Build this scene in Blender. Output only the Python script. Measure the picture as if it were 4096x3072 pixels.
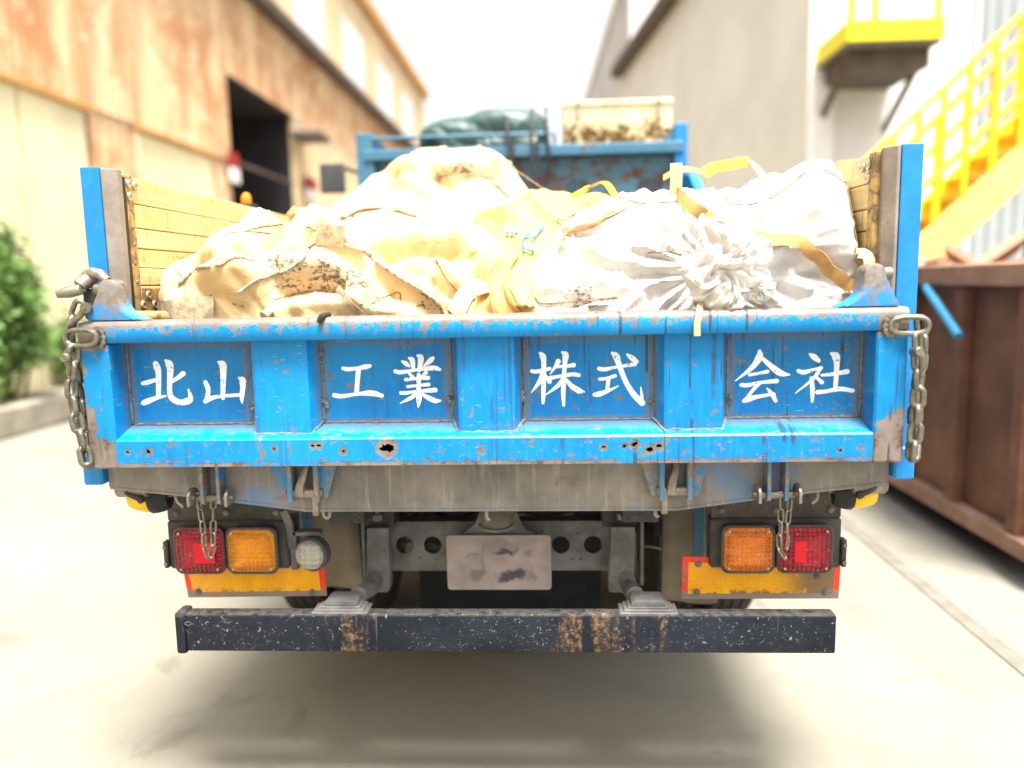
import bpy, bmesh, math, random
import numpy as np
from mathutils import Vector, Matrix
from mathutils.bvhtree import BVHTree

random.seed(7); rng = np.random.default_rng(7)
for o in list(bpy.data.objects): bpy.data.objects.remove(o)
sc = bpy.context.scene
COL = sc.collection

# ------------------------------------------------------------------ camera
FPX = 3080.0                                   # focal length in pixels of the 4096 wide photograph
CAM = Vector((0.174, -1.9528, 1.55))
YAW, PITCH, ROLL = 0.0516, -0.1314, 0.0205
_f = Vector((-math.sin(YAW)*math.cos(PITCH), math.cos(YAW)*math.cos(PITCH), math.sin(PITCH)))
_r0 = Vector((math.cos(YAW), math.sin(YAW), 0)); _u0 = _r0.cross(_f)
_r = _r0*math.cos(ROLL) - _u0*math.sin(ROLL); _u = _r0*math.sin(ROLL) + _u0*math.cos(ROLL)
cd = bpy.data.cameras.new('camera'); cam = bpy.data.objects.new('camera', cd); COL.objects.link(cam)
cam.matrix_world = Matrix(((_r.x, _u.x, -_f.x, CAM.x), (_r.y, _u.y, -_f.y, CAM.y), (_r.z, _u.z, -_f.z, CAM.z), (0, 0, 0, 1)))
cd.sensor_fit = 'HORIZONTAL'; cd.sensor_width = 36; cd.lens = 36*FPX/4096
cd.clip_start = 0.05; cd.clip_end = 600
cd.dof.use_dof = True; cd.dof.focus_distance = 2.16; cd.dof.aperture_fstop = (cd.lens/1000)/0.032
sc.camera = cam

# ------------------------------------------------------------------ sky, sun, exposure
SUN_EL, SUN_AZ = math.radians(71), math.radians(155)     # azimuth clockwise from +Y
w = bpy.data.worlds.new('World'); sc.world = w; w.use_nodes = True
wn, wl = w.node_tree.nodes, w.node_tree.links; wn.clear()
sky = wn.new('ShaderNodeTexSky'); sky.sky_type = 'NISHITA'; sky.sun_disc = False
sky.sun_elevation = SUN_EL; sky.sun_rotation = SUN_AZ
sky.air_density = 1.0; sky.dust_density = 6.0; sky.ozone_density = 1.0
hs = wn.new('ShaderNodeHueSaturation'); hs.inputs['Saturation'].default_value = 0.06
bg = wn.new('ShaderNodeBackground'); bg.inputs['Strength'].default_value = 0.10
wo = wn.new('ShaderNodeOutputWorld')
wl.new(sky.outputs[0], hs.inputs['Color']); wl.new(hs.outputs[0], bg.inputs['Color']); wl.new(bg.outputs[0], wo.inputs['Surface'])
sl = bpy.data.lights.new('sun', 'SUN'); sl.energy = 3.2; sl.angle = math.radians(17); sl.color = (1, .95, .87)
so = bpy.data.objects.new('sun', sl); COL.objects.link(so)
sd = Vector((math.sin(SUN_AZ)*math.cos(SUN_EL), math.cos(SUN_AZ)*math.cos(SUN_EL), math.sin(SUN_EL)))
so.rotation_euler = sd.to_track_quat('Z', 'Y').to_euler(); so.location = (0, 0, 30)
vs = sc.view_settings; vs.view_transform = 'Standard'; vs.look = 'None'; vs.gamma = 1; vs.exposure = 1.98
try: vs.use_curve_mapping = False
except Exception: pass

# ------------------------------------------------------------------ geometry of the view: a pixel seen on a known real plane
def ray(px, py): return _f + _r*((px-2048)/FPX) - _u*((py-1536)/FPX)
def at(px, py, Y=None, X=None, Z=None):
    d = ray(px, py)
    t = (Y-CAM.y)/d.y if Y is not None else (X-CAM.x)/d.x if X is not None else (Z-CAM.z)/d.z
    return CAM + d*t

# ------------------------------------------------------------------ node helper
class G:
    def __init__(s, name):
        s.mat = bpy.data.materials.new(name); s.mat.use_nodes = True
        s.n = s.mat.node_tree.nodes; s.l = s.mat.node_tree.links
        s.b = s.n['Principled BSDF']; s.o = s.n['Material Output']
        s.geo = s.n.new('ShaderNodeNewGeometry'); s.pos = s.geo.outputs['Position']
        sep = s.n.new('ShaderNodeSeparateXYZ'); s.l.new(s.pos, sep.inputs[0])
        s.x, s.y, s.z = sep.outputs
    def _in(s, sock, v):
        if isinstance(v, bpy.types.NodeSocket): s.l.new(v, sock)
        elif isinstance(v, (tuple, list)) and len(v) == 3 and sock.type == 'RGBA': sock.default_value = (*v, 1)
        else: sock.default_value = v
    def m(s, op, a, b=0.0, c=0.0):
        n = s.n.new('ShaderNodeMath'); n.operation = op
        s._in(n.inputs[0], a); s._in(n.inputs[1], b); s._in(n.inputs[2], c); return n.outputs[0]
    def add(s, a, b): return s.m('ADD', a, b)
    def sub(s, a, b): return s.m('SUBTRACT', a, b)
    def mul(s, a, b): return s.m('MULTIPLY', a, b)
    def mx(s, a, b): return s.m('MAXIMUM', a, b)
    def mn(s, a, b): return s.m('MINIMUM', a, b)
    def inv(s, a): return s.m('SUBTRACT', 1.0, a)
    def abs(s, a): return s.m('ABSOLUTE', a)
    def ss(s, v, lo, hi, a=0.0, b=1.0):
        n = s.n.new('ShaderNodeMapRange'); n.interpolation_type = 'SMOOTHSTEP'
        if lo > hi: lo, hi, a, b = hi, lo, b, a
        s._in(n.inputs[0], v)
        for i, k in enumerate((lo, hi, a, b)): n.inputs[i+1].default_value = k
        return n.outputs[0]
    def vec(s, sx, sy, sz, src=None):
        n = s.n.new('ShaderNodeVectorMath'); n.operation = 'MULTIPLY'
        s._in(n.inputs[0], src or s.pos); n.inputs[1].default_value = (sx, sy, sz); return n.outputs[0]
    def noise(s, sc_, det=4, rough=.55, v=None, dist=0):
        n = s.n.new('ShaderNodeTexNoise'); s._in(n.inputs['Vector'], v or s.pos)
        n.inputs['Scale'].default_value = sc_; n.inputs['Detail'].default_value = det
        n.inputs['Roughness'].default_value = rough; n.inputs['Distortion'].default_value = dist
        return n.outputs[0]
    def vor(s, sc_, v=None, feat='F1', out='Distance', rnd=1):
        n = s.n.new('ShaderNodeTexVoronoi'); n.feature = feat; s._in(n.inputs['Vector'], v or s.pos)
        n.inputs['Scale'].default_value = sc_; n.inputs['Randomness'].default_value = rnd; return n.outputs[out]
    def mix(s, f, a, b):
        n = s.n.new('ShaderNodeMix'); n.data_type = 'RGBA'
        s._in(n.inputs[0], f); s._in(n.inputs[6], a); s._in(n.inputs[7], b); return n.outputs[2]
    def rnd(s):
        n = s.n.new('ShaderNodeObjectInfo'); return n.outputs['Random']
    def bump(s, h, strength=.3, dist=.01, base=None):
        n = s.n.new('ShaderNodeBump'); n.inputs['Strength'].default_value = strength; n.inputs['Distance'].default_value = dist
        s._in(n.inputs['Height'], h)
        if base: s.l.new(base, n.inputs['Normal'])
        return n.outputs[0]
    def done(s, col, rough=.6, metal=0.0, bump=None, **kw):
        s._in(s.b.inputs['Base Color'], col); s._in(s.b.inputs['Roughness'], rough); s._in(s.b.inputs['Metallic'], metal)
        if bump: s.l.new(bump, s.b.inputs['Normal'])
        for k, v in kw.items(): s._in(s.b.inputs[k.replace('_', ' ')], v)
        return s.mat

M = {}
BLUE = (.0, .15, .40)
STEEL = (.15, .125, .105); RUST = (.11, .048, .022); DUST = (.15, .155, .15)

HOLES = [(1566, 632, .0155), (1142, 618, .0045), (1176, 617, .0045), (923, 636, .0035), (205, 655, .006), (85, 655, .004), (1318, 648, .006)]
HOLES += [((2000+x*.7233-450)/.7007, y*.7233/.7007, r) for x, y, r in [(745, 590, .0075), (688, 600, .004), (885, 600, .0065), (828, 620, .007), (575, 605, .005), (1885, 626, .0035)]]
def mat_tailgate():
    g = G('tailgate_paint')
    n1 = g.noise(9, 8, .62); n2 = g.noise(38, 8, .7); n3 = g.noise(3.0, 4, .6)
    ax = g.abs(g.x)
    base = g.mix(g.ss(n3, .3, .7), BLUE, (.0, .178, .44))
    fade = g.noise(60, 6, .7, g.vec(1, 1, .2))
    base = g.mix(g.ss(fade, .45, .75, 0, .5), base, (.008, .27, .54))
    base = g.mix(g.ss(g.noise(1.6, 5, .6), .45, .65, 0, .55), base, (.002, .24, .52))
    # bare steel patches : top lip, end columns, lower edge
    top = g.ss(g.add(g.z, g.mul(g.sub(n2, .5), .05)), 1.449, 1.456)
    topw = g.mul(g.ss(g.z, 1.412, 1.452, .0, 1), g.ss(g.add(n2, g.ss(g.z, 1.415, 1.455, -.06, .06)), .545, .57))
    colm = g.ss(ax, .984, .988)
    colz = g.ss(g.z, 1.30, 1.08, -.14, .20)
    cole = g.ss(ax, .99, 1.06, -.03, .15)
    spread = g.ss(g.x, -1, 1, .02, .0)
    colmask = g.mul(colm, g.ss(g.add(g.add(g.add(g.add(g.mul(n1, .7), g.mul(n2, .3)), colz), cole), spread), .555, .575))
    cornr = g.mul(colm, g.ss(g.add(g.z, g.mul(n1, .06)), 1.425, 1.435))
    low = g.mul(g.ss(g.add(g.z, g.mul(g.sub(n2, .5), .035)), 1.0935, 1.089), g.ss(n1, .36, .48))
    chip = g.mul(g.ss(n2, .585, .605), g.ss(n1, .50, .58))
    chipsm = g.ss(g.noise(95, 4, .6), .665, .685)
    # bottom rail : more chips
    railchip = g.mul(g.ss(g.z, 1.175, 1.15), g.mul(g.ss(n2, .545, .57), g.ss(g.noise(14, 4, .6), .49, .56)))
    bare = g.mx(g.mx(g.mx(top, topw), g.mx(colmask, cornr)), g.mx(low, g.mx(chip, g.mx(chipsm, railchip))))
    for hx, hy, hr in HOLES:
        p = at(450+hx*.7007, 1350+hy*.7007, Y=0); dx = g.sub(g.x, p.x); dz = g.sub(g.z, p.z)
        dd = g.add(g.m('SQRT', g.add(g.mul(dx, dx), g.mul(dz, dz))), g.mul(g.sub(n2, .5), .03))
        bare = g.mx(bare, g.mul(g.ss(dd, hr*1.9+.003, hr*1.5+.001), g.ss(g.z, 1.16, 1.152)))
    steel = g.mix(g.ss(n1, .4, .65), STEEL, (.21, .18, .155))
    rustm = g.ss(g.noise(26, 6, .7), .50, .66)
    steel = g.mix(g.mul(rustm, g.ss(g.z, 1.43, 1.2, .25, 1)), steel, RUST)
    # grime gathered in the recess corners, streaked oil runs
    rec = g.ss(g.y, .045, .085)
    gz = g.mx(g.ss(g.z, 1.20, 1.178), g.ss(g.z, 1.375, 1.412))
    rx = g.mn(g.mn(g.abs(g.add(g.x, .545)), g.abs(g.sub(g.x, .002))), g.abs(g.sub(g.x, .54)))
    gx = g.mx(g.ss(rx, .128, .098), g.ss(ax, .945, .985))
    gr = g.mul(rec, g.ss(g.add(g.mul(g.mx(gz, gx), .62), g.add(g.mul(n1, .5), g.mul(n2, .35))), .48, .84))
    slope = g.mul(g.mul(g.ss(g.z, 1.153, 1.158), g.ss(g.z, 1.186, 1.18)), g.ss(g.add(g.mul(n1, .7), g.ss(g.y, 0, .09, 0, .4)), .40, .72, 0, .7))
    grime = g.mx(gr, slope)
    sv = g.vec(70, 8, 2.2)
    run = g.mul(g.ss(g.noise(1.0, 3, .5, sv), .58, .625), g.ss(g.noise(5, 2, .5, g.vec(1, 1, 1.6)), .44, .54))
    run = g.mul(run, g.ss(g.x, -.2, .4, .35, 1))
    rec_shade = g.mul(rec, g.ss(g.add(g.mul(n1, .6), g.mul(n3, .4)), .44, .62, 0, .12))  # recessed panels tinted darker: shade put into the paint colour
    base = g.mix(rec_shade, base, (.0, .12, .30))
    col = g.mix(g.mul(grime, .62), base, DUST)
    col = g.mix(bare, col, steel)
    col = g.mix(g.mul(run, .8), col, (.025, .04, .055))
    scr = g.noise(1.0, 2, .5, g.vec(30, 30, 260)); scr2 = g.mul(g.ss(scr, .70, .72), g.ss(n3, .52, .6))
    col = g.mix(g.mul(scr2, .6), col, (.45, .5, .55))
    h = g.add(g.mul(bare, -.6), g.add(g.mul(n2, .35), g.mul(g.noise(5, 3), .9)))
    rough = g.add(g.ss(bare, 0, 1, .34, .56), g.mul(grime, .25))
    return g.done(col, rough, g.mul(bare, .2), g.bump(h, .4, .004), Specular_IOR_Level=.3)
M['tail'] = mat_tailgate()

def mat_blue(name, c=BLUE, rust=.5, dull=0.0):
    g = G(name); n1 = g.noise(7, 8, .65); n2 = g.noise(34, 8, .7)
    base = g.mix(g.ss(n1, .35, .7), c, tuple(v*1.25 for v in c))
    base = g.mix(g.ss(n2, .45, .8, 0, .5), base, (.10, .19, .24) if dull else (.05, .2, .38))
    mask = g.ss(g.add(g.mul(n1, .55), g.mul(n2, .45)), .66-.14*rust, .69-.14*rust)
    col = g.mix(mask, base, g.mix(g.ss(n2, .4, .6), (.06, .033, .024), (.11, .062, .042)))
    return g.done(col, g.ss(mask, 0, 1, .42, .8), 0, g.bump(g.add(n2, g.mul(mask, -.5)), .25, .004))
M['blue'] = mat_blue('blue_paint', BLUE, .25)
M['blue_rust'] = mat_blue('rusty_blue_board', (.035, .13, .20), 1.25, 1)
M['blue_dull'] = mat_blue('dull_blue_rail', (.03, .12, .20), .7, 1)

def mat_apron():
    g = G('grimy_sill_steel'); n1 = g.noise(5, 8, .65); n2 = g.noise(40, 6, .7); st = g.noise(1.0, 5, .6, g.vec(45, 20, 4))
    col = g.mix(g.ss(n1, .3, .7), (.14, .13, .118), (.27, .245, .215))
    col = g.mix(g.ss(st, .5, .72, 0, .6), col, (.34, .32, .28))
    bl = g.mx(g.mul(g.ss(g.abs(g.x), .52, .66), g.ss(g.abs(g.x), .92, .74)), g.ss(g.z, .948, .932))
    col = g.mix(g.mul(g.mul(bl, g.ss(n1, .50, .60)), .5), col, (.02, .17, .42))
    col = g.mix(g.ss(g.noise(13, 6, .7), .60, .70, 0, .6), col, (.20, .11, .055))
    col = g.mix(g.ss(g.noise(120, 3, .6), .70, .74, 0, .85), col, (.5, .46, .4))
    return g.done(col, .75, .0, g.bump(g.add(n2, st), .35, .004), Specular_IOR_Level=.25)
M['apron'] = mat_apron()

def mat_plain(name, c, rough=.6, metal=0, var=.35, scale=12, bump=.25, speck=None, rust=0):
    g = G(name); n1 = g.noise(scale, 7, .65); n2 = g.noise(scale*6, 5, .7)
    col = g.mix(g.ss(n1, .3, .72), tuple(v*(1-var) for v in c), tuple(min(1, v*(1+var)) for v in c))
    if rust: col = g.mix(g.ss(g.add(g.mul(n1, .5), g.mul(n2, .5)), .60-.1*rust, .66-.1*rust, 0, .85), col, (.19, .10, .05))
    if speck: col = g.mix(g.ss(g.noise(150, 2, .5), .70, .73, 0, .9), col, speck)
    return g.done(col, g.ss(n2, .2, .8, max(.05, rough-.1), min(1, rough+.12)), metal, g.bump(g.add(n1, g.mul(n2, .4)), bump, .004) if bump else None, Specular_IOR_Level=.3)
M['steel'] = mat_plain('worn_steel', (.24, .21, .175), .42, .65, .3, 25, .3, rust=.25)
M['chain'] = mat_plain('chain_steel', (.19, .175, .14), .36, .75, .3, 60, .3)
M['grey_post'] = mat_plain('worn_grey_post', (.25, .215, .185), .55, .2, .22, 14, .2, rust=.15)
M['weld'] = mat_plain('grimy_weld', (.16, .165, .16), .8, .1, .4, 60, .6, rust=.3)
M['frame'] = mat_plain('dusty_dark_chassis', (.042, .043, .045), .62, .1, .4, 9, .25, speck=(.16, .15, .14))
M['frame2'] = mat_plain('dusty_bracket_steel', (.15, .147, .142), .65, .15, .35, 11, .3, speck=(.2, .19, .18), rust=.1)
M['plateplate'] = mat_plain('lamp_bracket_plate', (.065, .058, .05), .62, .1, .4, 9, .25, speck=(.22, .2, .17))
M['black'] = mat_plain('black_rubber_plastic', (.016, .016, .017), .55, 0, .3, 20, .2)
M['hitch'] = mat_plain('dusty_hitch_dome', (.13, .115, .095), .55, .1, .25, 14, .2)
M['tyre'] = mat_plain('dusty_tyre', (.05, .046, .04), .85, 0, .3, 18, .3)
M['flap'] = mat_plain('muddy_rubber_flap', (.17, .145, .11), .85, 0, .3, 4, .2)
M['under_dark'] = mat_plain('added_dark_board', (.004, .008, .010), .8, 0, .3, 8, .1)  # near-black, for the added board that darkens the underside
M['hose'] = mat_plain('grey_hose', (.11, .105, .10), .6, 0, .3, 30, .2)
M['lampbox'] = mat_plain('lamp_housing_plastic', (.06, .058, .055), .6, 0, .3, 16, .2, speck=(.16, .15, .13))
def mat_letter():
    g = G('white_lettering_paint'); n = g.noise(45, 7, .7); n2 = g.noise(120, 3, .6)
    col = g.mix(g.ss(g.noise(9, 5, .6), .4, .7, 0, .5), (.86, .86, .85), (.74, .75, .75))
    col = g.mix(g.mx(g.ss(n, .61, .64), g.ss(n2, .66, .68)), col, (.03, .20, .42))
    return g.done(col, .5, 0, g.bump(n, .1, .002))
M['white_paint'] = mat_letter()
M['beacon'] = mat_plain('amber_beacon', (.85, .20, .01), .25, 0, .1, 20, 0)
M['yellow_lens'] = mat_plain('yellow_marker_lens', (.80, .50, .01), .35, 0, .2, 30, .2)
M['glass_dark'] = mat_plain('dark_mirror_back', (.05, .055, .06), .35, 0, .3, 10, .1)
M['strapblack'] = mat_plain('black_rubber_strap', (.022, .024, .028), .7, 0, .2, 40, .2)
M['webbing'] = mat_plain('cream_webbing', (.44, .26, .09), .85, 0, .16, 40, .3)
M['webwhite'] = mat_plain('pale_webbing', (.50, .37, .20), .85, 0, .1, 40, .3)
M['webdirty'] = mat_plain('sooty_webbing', (.34, .27, .17), .85, 0, .4, 45, .4, speck=(.06, .05, .04))
M['seam'] = mat_plain('brown_stitching', (.30, .19, .09), .9, 0, .5, 80, .3)
M['webyellow'] = mat_plain('yellow_webbing', (.82, .46, .03), .8, 0, .12, 40, .3)
M['rope'] = mat_plain('dirty_rope', (.40, .34, .24), .9, 0, .55, 90, .5)
M['cord'] = mat_plain('green_cord', (.01, .13, .06), .6, 0, .2, 40, .2)
M['ink'] = mat_plain('blue_print_ink', (.02, .20, .36), .8, 0, .2, 60, .1)
M['soot'] = mat_plain('soot_black_cloth', (.03, .028, .025), .9, 0, .5, 60, .4)
M['latch'] = mat_plain('bright_latch_steel', (.42, .37, .28), .35, .6, .2, 40, .1)

def mat_plank():
    g = G('yellowed_plank_wood'); r = g.rnd()
    gr = g.noise(1.0, 6, .6, g.vec(30, 1.5, 60)); n = g.noise(5, 6, .6)
    col = g.mix(g.ss(gr, .3, .7), (.54, .40, .17), (.68, .53, .27))
    col = g.mix(g.ss(n, .45, .75, 0, .6), col, (.42, .28, .10))
    col = g.mix(g.mul(r, .25), col, (.58, .44, .2))
    s1 = g.ss(g.noise(1.0, 3, .5, g.vec(20, 42, 7), 1.2), .60, .64); s2 = g.ss(g.noise(1.0, 3, .6, g.vec(20, 26, 34), 2.2), .62, .66)
    col = g.mix(g.mul(g.mx(g.mul(s1, .6), s2), .5), col, (.16, .09, .03))
    return g.done(col, .6, 0, g.bump(g.add(gr, g.mul(s1, -.6)), .25, .004))
M['plank'] = mat_plank()

def mat_bumper():
    g = G('scuffed_black_bumper'); n1 = g.noise(6, 7, .65); n2 = g.noise(50, 6, .7)
    col = g.mix(g.ss(n1, .35, .7), (.007, .010, .016), (.015, .020, .029))
    st = g.noise(1.0, 4, .6, g.vec(22, 8, 3))
    reg = g.mx(g.mul(g.ss(g.x, -.60, -.42), g.ss(g.x, -.22, -.40)), g.mul(g.ss(g.x, .02, .26), g.ss(g.x, .62, .42)))
    rust = g.mul(g.ss(g.add(g.mul(reg, .22), g.sub(st, .5)), .16, .30), g.ss(n2, .44, .56, .1, .75))
    col = g.mix(g.mul(rust, .85), col, g.mix(g.ss(n2, .5, .65), (.13, .075, .04), (.24, .15, .08)))
    dustt = g.mul(g.ss(g.z, .608, .616, 0, .6), g.ss(n2, .3, .6))
    col = g.mix(g.mul(dustt, .7), col, (.17, .155, .135))
    sp = g.ss(g.noise(80, 3, .6, None, .4), .66, .685); sp2 = g.mul(g.ss(g.noise(1.0, 3, .6, g.vec(70, 30, 130), 1.5), .645, .67), g.ss(n1, .4, .6))
    col = g.mix(g.mul(g.mx(sp, sp2), .55), col, (.30, .285, .25))
    dr = g.mul(g.ss(g.noise(1.0, 2, .5, g.vec(55, 8, 2)), .68, .72), .35)
    col = g.mix(dr, col, (.12, .12, .11))
    return g.done(col, g.ss(g.mx(rust, dustt), 0, 1, .42, .85), 0, g.bump(g.add(n2, g.mul(rust, .6)), .25, .003), Specular_IOR_Level=.16)
M['bumper'] = mat_bumper()

def mat_lens(name, c, cell=90, dusty=0.0, tr=.75):
    g = G(name)
    px = g.m('SINE', g.mul(g.x, 2*math.pi*cell)); pz = g.m('SINE', g.mul(g.z, 2*math.pi*cell))
    n = g.noise(60, 5, .7)
    dust = g.ss(g.noise(22, 6, .65), .42, .72, 0, .15+dusty); sp = g.ss(g.noise(150, 2, .5), .66, .69)
    d = g.mx(dust, g.mul(sp, .7))
    col = g.mix(d, c, (.36, .29, .23))
    return g.done(col, g.ss(d, 0, 1, .10, .5), 0, g.bump(g.add(px, pz), .5, .003), Transmission_Weight=g.ss(d, 0, .8, tr, .1), IOR=1.35)
M['red'] = mat_lens('red_lens', (.50, .004, .03), 75)
M['red_in'] = mat_plain('red_reflex_square', (.62, .006, .02), .3, 0, .1, 40, .1)
M['amber'] = mat_lens('amber_lens', (1, .36, .004), 75)
M['amber_dusty'] = mat_lens('dusty_amber_lens', (.95, .24, .008), 75, .30)
M['amber_in'] = mat_plain('amber_core', (.95, .36, .01), .3, 0, .1, 40, .1)
M['clear'] = mat_lens('clear_lens', (.80, .77, .66), 55, .0, .6)
M['bowl'] = mat_plain('silvered_reflector', (.85, .85, .83), .25, .9, .05, 20, 0)
M['rim_l'] = mat_plain('lens_rim_grey_red', (.11, .05, .05), .5, 0, .3, 40, .1, speck=(.25, .2, .18))

def mat_reflect():
    g = G('amber_reflective_sheet'); n = g.noise(9, 6, .65); n2 = g.noise(45, 6, .7)
    v = g.vor(130, None, 'DISTANCE_TO_EDGE', 'Distance', .15)
    col = g.mix(g.ss(n, .35, .7), (.85, .36, .006), (1, .52, .012))
    col = g.mix(g.ss(v, .10, .03, 0, .55), col, (.45, .17, .01))
    d = g.mul(g.ss(g.x, .82, .95), g.ss(g.add(g.mul(n, .5), g.mul(n2, .5)), .40, .50))
    d = g.mx(d, g.ss(n2, .68, .72, 0, .8))
    d = g.mx(d, g.mul(g.ss(g.z, .63, .605), g.ss(n2, .48, .58)))
    col = g.mix(g.mul(d, .9), col, (.10, .075, .05))
    return g.done(col, .4, 0, g.bump(v, .2, .002))
M['reflect'] = mat_reflect()
def mat_redborder():
    g = G('chipped_red_border'); n = g.noise(16, 7, .7)
    lowm = g.ss(g.z, .63, .60, 0, .28)
    k = g.ss(g.add(n, lowm), .56, .64)
    col = g.mix(k, (.78, .045, .02), (.22, .175, .15))
    return g.done(col, .55, 0, g.bump(n, .2, .003))
M['redborder'] = mat_redborder()

def mat_numberplate():
    g = G('smudged_number_plate'); n = g.noise(14, 5, .55); n2 = g.noise(60, 5, .6); wn_ = g.mul(g.sub(g.noise(28, 3, .5), .5), .06)
    col = g.mix(g.ss(n, .3, .7), (.26, .215, .205), (.38, .31, .29))
    col = g.mix(g.ss(g.z, .70, .735, 0, .5), col, (.20, .17, .165))
    for zx, zy, rx, rz, k, dark in [(1120, 605, 125, 60, .55, 0), (1140, 645, 75, 22, .9, 1), (940, 664, 45, 9, .7, 0), (1285, 655, 40, 22, .6, 0), (955, 790, 50, 45, .75, 0), (1185, 790, 90, 48, .95, 1), (1305, 800, 28, 55, .6, 0), (1000, 690, 14, 120, .45, 0), (1075, 800, 14, 60, .3, 0)]:
        p = at(1300+zx*.633, 1800+zy*.633, Y=.42)
        dx = g.mul(g.add(g.sub(g.x, p.x), wn_), 1640/(rx*.633*1.25)); dz = g.mul(g.add(g.sub(g.z, p.z), wn_), 1640/(rz*.633*1.25))
        r = g.m('SQRT', g.add(g.mul(dx, dx), g.mul(dz, dz)))
        col = g.mix(g.ss(r, 1.25, .55, 0, k), col, (.035, .045, .06) if dark else (.13, .115, .12))
    return g.done(col, .42, 0, g.bump(n, .15, .004))
M['nplate'] = mat_numberplate()
M['smudge'] = mat_plain('dark_plate_smudge', (.05, .055, .065), .6, 0, .4, 40, .2)
M['smudge2'] = mat_plain('mid_plate_smudge', (.13, .12, .125), .6, 0, .3, 40, .2)

def mat_toolbox():
    g = G('stained_metal_toolbox'); n = g.noise(5, 6, .6); n2 = g.noise(30, 6, .7); w = g.noise(11, 2, .4)
    zf = g.ss(g.z, 2.62, 2.45, 0, .12)
    k = g.ss(g.add(g.add(g.mul(n2, .6), g.mul(n, .4)), zf), .57, .64); k2 = g.ss(g.add(n, zf), .45, .75)
    col = g.mix(g.mul(k2, .6), (.74, .66, .42), (.52, .40, .14))
    col = g.mix(k, col, (.12, .06, .015))
    return g.done(col, .32, .55, g.bump(g.add(w, g.mul(n2, .2)), .35, .02))
M['toolbox'] = mat_toolbox()
def mat_tarp():
    g = G('green_tarpaulin'); n = g.noise(8, 6, .6)
    col = g.mix(g.ss(n, .3, .7), (.011, .040, .035), (.026, .072, .064))
    return g.done(col, .48, 0, g.bump(n, .3, .01))
M['tarp'] = mat_tarp()

def mat_bag(name, c1, c2, soot, panel=None):
    g = G(name); n = g.noise(4, 6, .6); n2 = g.noise(46, 8, .72)
    weave = g.add(g.m('SINE', g.mul(g.x, 1500)), g.m('SINE', g.mul(g.add(g.z, g.y), 1500)))
    wr = g.noise(11, 5, .55, None, 1.5)
    col = g.mix(g.ss(n, .3, .7), c1, c2)
    if panel: col = g.mix(g.ss(g.add(g.x, g.mul(g.sub(n, .5), .05)), panel+.004, panel-.004), col, (.66, .40, .12))
    if soot:
        m = None
        for (cx, cy, cz, r, k) in soot:
            d = g.n.new('ShaderNodeVectorMath'); d.operation = 'DISTANCE'; g.l.new(g.pos, d.inputs[0]); d.inputs[1].default_value = (cx, cy, cz)
            f = g.ss(d.outputs['Value'], r, 0, 0, k); m = f if m is None else g.mx(m, f)
        sn = g.add(g.mul(g.noise(95, 6, .7), .40), g.add(g.mul(n2, .25), g.mul(g.noise(1.0, 6, .7, g.vec(14, 14, 45), 1.6), .35)))
        s = g.ss(g.add(sn, g.mul(m, .152)), .600, .66, 0, .92)
        gr = g.ss(g.add(n, g.mul(m, .3)), .55, .85, 0, .30)
        col = g.mix(gr, col, (.38, .24, .12)); col = g.mix(g.mul(s, .92), col, (.03, .026, .022))
    rn = g.n.new('ShaderNodeTexNoise'); rn.noise_type = 'RIDGED_MULTIFRACTAL'; g.l.new(g.vec(1, 1, 1.5), rn.inputs['Vector']); rn.inputs['Scale'].default_value = 7; rn.inputs['Detail'].default_value = 5; rn.inputs['Roughness'].default_value = .5; rn.inputs['Distortion'].default_value = .6
    b = g.bump(wr, .25, .02); b = g.bump(rn.outputs[0], .45, .012, b); b = g.bump(weave, .12, .001, b)
    return g.done(col, .75, 0, b, Sheen_Weight=.1)

def mat_ground():
    g = G('pale_concrete'); n = g.noise(.8, 8, .6); n2 = g.noise(7, 8, .65); n3 = g.noise(60, 5, .7)
    col = g.mix(g.ss(n, .3, .7), (.168, .155, .122), (.222, .206, .166))
    col = g.mix(g.ss(n2, .55, .8, 0, .5), col, (.13, .12, .098))
    col = g.mix(g.ss(n3, .6, .8, 0, .3), col, (.27, .25, .21))
    col = g.mix(g.ss(g.noise(1.7, 6, .65, None, 1.0), .58, .66, 0, .35), col, (.07, .065, .053))
    return g.done(col, .85, 0, g.bump(g.add(n3, n2), .25, .01))
M['ground'] = mat_ground()
def mat_rustclad():
    g = G('rust_stained_cladding'); st = g.noise(1.0, 6, .62, g.vec(3, 1.6, .3)); n = g.noise(.9, 6, .65)
    col = g.mix(g.ss(st, .32, .68), (.48, .27, .13), (.70, .50, .30))
    col = g.mix(g.ss(n, .45, .62, 0, .8), col, (.42, .19, .075))
    col = g.mix(g.ss(g.noise(2.3, 6, .65), .52, .66, 0, .6), col, (.74, .60, .42))
    return g.done(col, .8, 0)
M['rustclad'] = mat_rustclad()
M['cream'] = mat_plain('cream_siding', (.74, .66, .42), .7, 0, .12, 1.2, 0)
M['cream2'] = mat_plain('pale_upper_wall', (.74, .56, .34), .7, 0, .15, .8, 0)
M['ochre'] = mat_plain('ochre_flashing', (.50, .27, .08), .7, 0, .2, 2, 0)
M['dark_fascia'] = mat_plain('dark_fascia', (.10, .075, .06), .8, 0, .3, 2, 0)
M['door_dark'] = mat_plain('dark_interior', (.03, .025, .027), .9, 0, .3, 2, 0)
M['greyclad'] = mat_plain('beige_grey_cladding', (.68, .67, .635), .7, 0, .07, .7, 0)
M['greyblue'] = mat_plain('blue_grey_cladding', (.30, .33, .34), .7, 0, .1, .7, 0)
M['whitepost'] = mat_plain('white_corner_post', (.74, .74, .72), .6, 0, .06, 2, 0)
M['hazegrey'] = mat_plain('pale_grey_wall', (.50, .48, .46), .8, 0, .15, .5, 0)
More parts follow.
